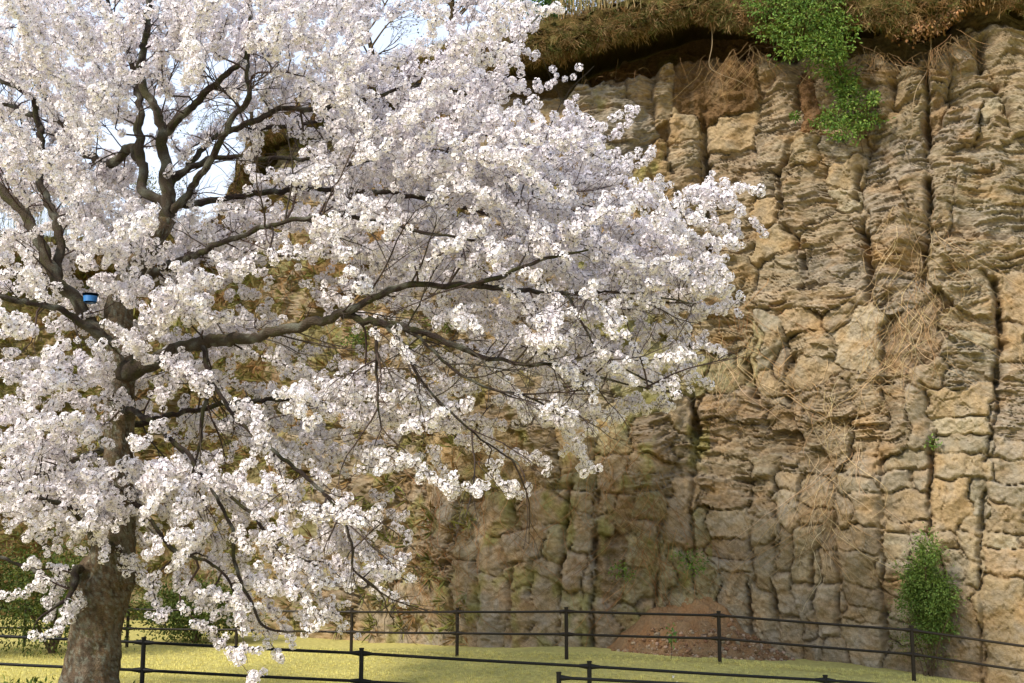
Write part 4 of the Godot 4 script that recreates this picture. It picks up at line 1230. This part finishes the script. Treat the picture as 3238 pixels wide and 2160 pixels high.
func bare_tree(label: String, base: Vector3, h: float, droop: float, col: Color, leaf_col: Color, leaves: int) -> void:
	var root := thing("bare_tree", label, "tree", base, "trees on top of the cliff")
	var sh := Shape.new()
	var top := Vector3(rng.randf_range(-0.3, 0.3), h * 0.45, rng.randf_range(-0.2, 0.2))
	var c := curve_through([[Vector3(0, -0.4, 0), h * 0.022], [top * 0.5 + Vector3(0.08, 0, 0), h * 0.018], [top, h * 0.013]], 0.15)
	sh.tube(c[0], c[1], 8, col)
	part("trunk", sh.mesh(), mats.bark, root)
	var cr := Shape.new()
	var tips := []
	for k in 8:
		var a := TAU * k / 8.0 + rng.randf()
		var from := top * rng.randf_range(0.45, 1.0)
		grow(cr, from, Vector3(cos(a), rng.randf_range(0.5, 1.6), sin(a)).normalized(), h * rng.randf_range(0.3, 0.45), h * 0.007, 2, droop, col, tips)
	for k in leaves:
		var p: Vector3 = tips[rng.randi() % tips.size()] + rand_dir() * rng.randf_range(0.0, 0.3)
		var dir := rand_dir()
		cr.leaf(p, dir, dir.cross(rand_dir()).normalized(), rng.randf_range(0.06, 0.12), 0.04, jitter(leaf_col, 0.3))
	part("crown", cr.mesh(), mats.dry, root)

func on_hill(sx: float, q: float) -> Vector3:
	return turf_point(sighted(sx, 600).x, q)

func build_hilltop_plants() -> void:
	var bark := Color(0.12, 0.085, 0.045)
	for q in [[1250, 5.6, 4.6, "leafless mossy tree on the cliff top behind the blossom", 0.02], [1440, 5.9, 5.0, "leafless brown tree on the cliff top beside the sunlit tuft", 0.02], [1030, 5.5, 4.2, "leafless olive tree at the corner of the cliff top", 0.03], [1620, 6.3, 4.0, "slender bare tree behind the cliff's grassy brow", 0.01]]:
		bare_tree(q[3], on_hill(q[0], q[1]), q[2], q[4], bark, Color(0.16, 0.13, 0.035), 500)
	bare_tree("bare shrub drooping many thin twigs over the cliff's left shoulder", on_hill(800, 4.0), 3.6, 0.16, Color(0.075, 0.06, 0.04), Color(0.13, 0.14, 0.035), 260)
	for q in [[-200, 4.6, 3.0], [60, 4.8, 3.6], [420, 5.2, 2.2]]:
		bare_tree(["leafless tree on the low left hilltop farthest from the cliff corner", "leafless tree on the low left hilltop beside the bamboo grass", "small leafless tree on the low hilltop behind the trunk"][[-200, 60, 420].find(q[0])], on_hill(q[0], q[1]), q[2], 0.02, bark, Color(0.15, 0.15, 0.04), 900)
	# evergreens and reeds on the brow
	for q in [[1790, 5.0, 0.8, 1.3, "dark green evergreen bush on the brow beside the dry reeds"], [1590, 5.6, 0.5, 1.1, "small dark conifer shaped bush on the brow behind blossom"], [2230, 5.2, 1.0, 1.2, "green bush on the hilltop above the red earth"]]:
		var b := on_hill(q[0], q[1])
		shrub("hilltop_bush", q[4], "bush", b - Vector3(0, 0.15, 0), [[[b - Vector3(0, 0.15, 0), 0.03], [b + Vector3(0, q[3] * 0.7, 0), 0.012]]], [[b + Vector3(0, q[3] * 0.5, 0), Vector3(q[2], q[3] * 0.5, q[2])], [b + Vector3(0.2, q[3] * 0.85, 0), Vector3(q[2] * 0.6, q[3] * 0.35, q[2] * 0.6)]], 2600, 0.09, [Color(0.05, 0.11, 0.02), Color(0.07, 0.14, 0.025), Color(0.04, 0.085, 0.02)], "evergreen bushes on the hilltop", 0.3)
	for q in [[1900, 4.4, "clump of pale dry reeds standing on the grassy brow", 0.9, Color(0.46, 0.36, 0.17), 1.4], [60, 3.8, "clump of olive bamboo grass on the low left hilltop", 2.4, Color(0.22, 0.22, 0.07), 2.4], [-250, 3.8, "clump of green bamboo grass at the far left of the hilltop", 2.4, Color(0.16, 0.19, 0.05), 2.6]]:
		var b := on_hill(q[0], q[1])
		var root := thing("reed_clump", q[2], "reeds", b, "reeds on the hilltop")
		var sh := Shape.new()
		for k in 160:
			var p := Vector3(rng.randf_range(-1, 1) * q[3], -0.15, rng.randf_range(-0.5, 0.5))
			var lean := rand_dir() * 0.2
			var hh: float = q[5] * rng.randf_range(0.6, 1.1)
			sh.tube(PackedVector3Array([p, p + Vector3(lean.x * 0.5, hh * 0.5, lean.z * 0.5), p + Vector3(lean.x * 2, hh, lean.z * 2)]), PackedFloat32Array([0.008, 0.006, 0.003]), 3, jitter(q[4], 0.25), false)
			for j in 4:
				var d := (Vector3(rng.randf_range(-1, 1), 0.6, rng.randf_range(-1, 1))).normalized()
				sh.leaf(p + Vector3(lean.x, hh * rng.randf_range(0.3, 0.9), lean.z), d, d.cross(Vector3.UP).normalized(), 0.3, 0.02, jitter(q[4], 0.3))
		part("stems", sh.mesh(), mats.dry, root)
	# olive and rust growth over the earth slope at the left
	var tuft := Shape.new()
	for b in 8:
		var dir := Vector3(rng.randf_range(-0.8, 0.8), 1, rng.randf_range(-0.8, 0.8)).normalized()
		tuft.leaf(Vector3.ZERO, dir, dir.cross(rand_dir()).normalized(), rng.randf_range(0.18, 0.45), 0.03, Color.WHITE)
	var xf := []
	var col := []
	var s1 := sighted(1500, 900).x
	var s0 := sighted(-900, 900).x
	for k in 9000:
		var s := s0 + (s1 - s0) * pow(rng.randf(), 0.75)
		var h := rng.randf_range(0.2, along(lip_s, lip_h, s))
		var patch := n2(s * 0.011 + 3, h * 0.012) + rng.randf_range(-0.1, 0.1)
		if s > sighted(800, 900).x and patch < 0.10: continue
		if patch < -0.22: continue
		var p := face_point(s, h, 0.0)
		var nn := normal_at(s)
		var dir := (Vector3(nn.x, 0, nn.y) + Vector3(0, -0.3 if rng.randf() < 0.5 else 0.8, 0) + rand_dir() * 0.5).normalized()
		var side := dir.cross(rand_dir()).normalized()
		xf.append(Transform3D(Basis(side, dir, side.cross(dir)).scaled(Vector3.ONE * rng.randf_range(0.6, 1.3)), p))
		var t := n2(s * 0.02 + 80, h * 0.02) + rng.randf_range(-0.15, 0.15)
		col.append(jitter(Color(0.17, 0.165, 0.04) if t > 0.0 else (Color(0.26, 0.155, 0.06) if t < -0.14 else Color(0.22, 0.19, 0.08)), 0.3))
	var g := many(numbered("slope_growth"), tuft.mesh(), mats.dry, self, xf, col)
	tag(g, "olive and rust coloured scrub covering the earth slope behind the cherry", "scrub")

# ---------------------------------------------------------------- mound, stones and small things
func mound_height(x: float, z: float) -> float:
	var r := Vector2(x / 1.9 - z * 0.12, (z + 0.6) / 1.7).length()
	r += 0.12 * n2(x * 0.006, z * 0.006)
	var h := maxf(0, 1 - r)
	return 1.5 * h * (0.75 + 0.25 * h) + minf(1.0, h * 5.0) * (0.14 * n2(x * 0.012, z * 0.012) + 0.06 * n2(x * 0.05, z * 0.05))

func build_small() -> void:
	# heap of red earth slipped against the cliff
	var c := on_face(2230, 2010, 0.3)
	c.y = ground(c.x, c.z)
	var sh := Shape.new()
	var n := 110
	for j in n:
		for k in n:
			var x := -3.0 + 6.0 * k / (n - 1)
			var z := -1.2 + 3.4 * j / (n - 1)
			var r := Vector2(x / 1.9 - z * 0.12, (z + 0.6) / 1.7).length()
			var hh := mound_height(x, z)
			var p := c + Vector3(x, 0, z)
			p.y = ground(p.x, p.z) + (hh if hh > 0.005 else -0.05)
			sh.vert(p, Vector3.UP, jitter(Color(0.32, 0.175, 0.08).lerp(Color(0.31, 0.20, 0.105), clampf(0.5 + n2(x * 0.02, z * 0.02), 0, 1)), 0.06))
	for j in n - 1:
		for k in n - 1:
			var a := j * n + k
			sh.tri(a, a + 1, a + n)
			sh.tri(a + 1, a + n + 1, a + n)
	for t in sh.n.size(): sh.n[t] = Vector3.ZERO
	for t in range(0, sh.i.size(), 3):
		var nn := (sh.v[sh.i[t + 2]] - sh.v[sh.i[t]]).cross(sh.v[sh.i[t + 1]] - sh.v[sh.i[t]])
		for q in 3: sh.n[sh.i[t + q]] += nn
	for t in sh.n.size(): sh.n[t] = sh.n[t].normalized()
	structure("earth_mound", "heap of slipped red brown earth against the foot of the cliff", sh.mesh(), mats.soil)
	# pebbles along its foot
	var stone := Shape.new()
	for k in 6:
		for j in 8:
			var a := PI * k / 5.0
			var b := TAU * j / 8.0
			var p := Vector3(sin(a) * cos(b), cos(a) * 0.7, sin(a) * sin(b)) * (1.0 + 0.25 * sin(k * 3.1 + j * 2.3))
			stone.vert(p, p.normalized(), Color.WHITE)
	for k in 5:
		for j in 8:
			var a := k * 8 + j
			var b := k * 8 + (j + 1) % 8
			stone.tri(a, a + 8, b)
			stone.tri(b, a + 8, b + 8)
	var xf := []
	var col := []
	for k in 1700:
		var x := rng.randf_range(-2.6, 2.9)
		var z := rng.randf_range(0.1, 1.3)
		var r := Vector2(x / 1.9 - z * 0.12, (z + 0.6) / 1.7).length()
		if r > 1.08 or (r < 0.65 and rng.randf() < 0.8): continue
		var p := c + Vector3(x, 0, z)
		p.y = ground(p.x, p.z) + mound_height(x, z)
		xf.append(Transform3D(Basis(rand_dir(), rng.randf() * TAU).scaled(Vector3.ONE * (0.012 + 0.055 * pow(rng.randf(), 3.0))), p))
		col.append(jitter(Color(0.50, 0.36, 0.23) if rng.randf() < 0.45 else Color(0.34, 0.19, 0.10), 0.25))
	var g := many(numbered("rubble"), stone.mesh(), mats.soil, self, xf, col)
	tag(g, "small stones and clods scattered over the foot of the earth mound", "rubble")
	# seedling on the mound
	var sp := at(2123, 2082, 23.9)
	sp.y = ground(sp.x, sp.z) 
	var top := at(2123, 2010, 23.9)
	shrub("seedling", "thin green seedling standing at the foot of the earth mound", "plant", sp, [[[sp - Vector3(0, 0.1, 0), 0.006], [top, 0.005]]], [[top, Vector3(0.08, 0.16, 0.08)]], 45, 0.09, [Color(0.13, 0.24, 0.05), Color(0.17, 0.28, 0.07)], "", 0.1)
	# blue tub held in the fork
	var tub := thing("blue_tub", "small bright blue plastic tub hanging from the leaning limb", "tub", at(285, 958, TREE_D - 0.28))
	tub.scale = Vector3.ONE * 0.9
	var prof := [[0.0, 0.0], [0.092, 0.0], [0.112, 0.10], [0.125, 0.135], [0.132, 0.135], [0.134, 0.155], [0.122, 0.155], [0.106, 0.02], [0.0, 0.015]]
	var t2 := Shape.new()
	for k in prof.size():
		for j in 28:
			var a := TAU * j / 28.0
			t2.vert(Vector3(cos(a) * prof[k][0], prof[k][1], sin(a) * prof[k][0]), Vector3(cos(a), 0.1, sin(a)).normalized(), Color(0.035, 0.17, 0.44))
	for k in prof.size() - 1:
		for j in 28:
			var a := k * 28 + j
			var b := k * 28 + (j + 1) % 28
			t2.tri(a, a + 28, b)
			t2.tri(b, a + 28, b + 28)
	part("bowl", t2.mesh(), mats.plastic, tub)
	var wire := Shape.new()
	var wp := PackedVector3Array()
	var wr := PackedFloat32Array()
	for k in 13:
		var a := PI * k / 12.0
		wp.append(Vector3(-cos(a) * 0.128, 0.145 + sin(a) * 0.17, -0.02 * sin(a)))
		wr.append(0.003)
	wire.tube(wp, wr, 5, Color(0.12, 0.12, 0.12))
	part("handle", wire.mesh(), mats.plastic, tub)
	# white weed flower by the handrail
	var wf := at(2128, 2140, 18.9)
	var gy := ground(wf.x, wf.z)
	var weed := thing("flowering_weed", "tiny white flowering weed rising in front of the black fence", "weed", Vector3(wf.x, gy, wf.z))
	var stx := Shape.new()
	stx.tube(PackedVector3Array([Vector3.ZERO, Vector3(0.01, (wf.y - gy) * 0.5, 0), Vector3(0, wf.y - gy, 0)]), PackedFloat32Array([0.004, 0.003, 0.002]), 4, Color(0.10, 0.16, 0.04))
	part("stem", stx.mesh(), mats.leaf, weed)
	for q in [Vector3(0, wf.y - gy, 0), Vector3(0.05, wf.y - gy - 0.09, 0.01), Vector3(-0.03, wf.y - gy - 0.10, 0)]:
		var fl := Shape.new()
		for k in 10:
			var dir := (rand_dir() + Vector3(0, 0.4, 0.4)).normalized()
			fl.leaf(Vector3.ZERO, dir, dir.cross(rand_dir()).normalized(), 0.028, 0.016, Color(0.8, 0.8, 0.8))
		part("flower", fl.mesh(), mats.petal, weed, q)

func _ready() -> void:
	rng.seed = 20240401
	noise.seed = 3
	noise.noise_type = FastNoiseLite.TYPE_SIMPLEX_SMOOTH
	noise.frequency = 1.0
	noise.fractal_type = FastNoiseLite.FRACTAL_FBM
	noise.fractal_octaves = 3
	shards.seed = 8
	shards.noise_type = FastNoiseLite.TYPE_CELLULAR
	shards.cellular_return_type = FastNoiseLite.RETURN_CELL_VALUE
	shards.frequency = 2.2
	shards.fractal_type = FastNoiseLite.FRACTAL_NONE
	var cam := Camera3D.new()
	cam.name = "camera"
	cam.position = Vector3(0, EYE, 0)
	cam.rotation_degrees = Vector3(PITCH, 0, 0)
	cam.fov = rad_to_deg(2.0 * atan(341.5 / FOCAL))
	cam.near = 0.1
	cam.far = 1500.0
	add_child(cam)
	cam.current = true
	var sky := ProceduralSkyMaterial.new()
	sky.sky_top_color = Color(0.76, 0.84, 0.97)
	sky.sky_horizon_color = Color(0.94, 0.965, 1.0)
	sky.sky_curve = 0.25
	sky.ground_bottom_color = Color(0.35, 0.33, 0.25)
	sky.ground_horizon_color = Color(0.6, 0.6, 0.55)
	sky.sky_energy_multiplier = 1.0
	var env := Environment.new()
	env.background_mode = Environment.BG_SKY
	env.sky = Sky.new()
	env.sky.sky_material = sky
	env.tonemap_mode = Environment.TONE_MAPPER_LINEAR
	env.tonemap_exposure = 1.48
	env.sdfgi_enabled = true
	env.ssao_enabled = true
	env.ssil_enabled = true
	var we := WorldEnvironment.new()
	we.name = "environment"
	we.environment = env
	add_child(we)
	var sun := DirectionalLight3D.new()
	sun.name = "sun"
	sun.light_color = Color(1.0, 0.965, 0.91)
	sun.light_energy = 1.2
	sun.light_angular_distance = 6.0
	sun.shadow_enabled = true
	add_child(sun)
	sun.look_at_from_position(Vector3(-6.0, 7.0, 5.5), Vector3.ZERO)
	make_materials()
	build_ground()
	lay_plan()
	gather_beds()

	build_cliff()

	build_cherry()

	build_fences()
	build_shrubs()
	build_vines()
	build_hilltop_plants()
	build_small()
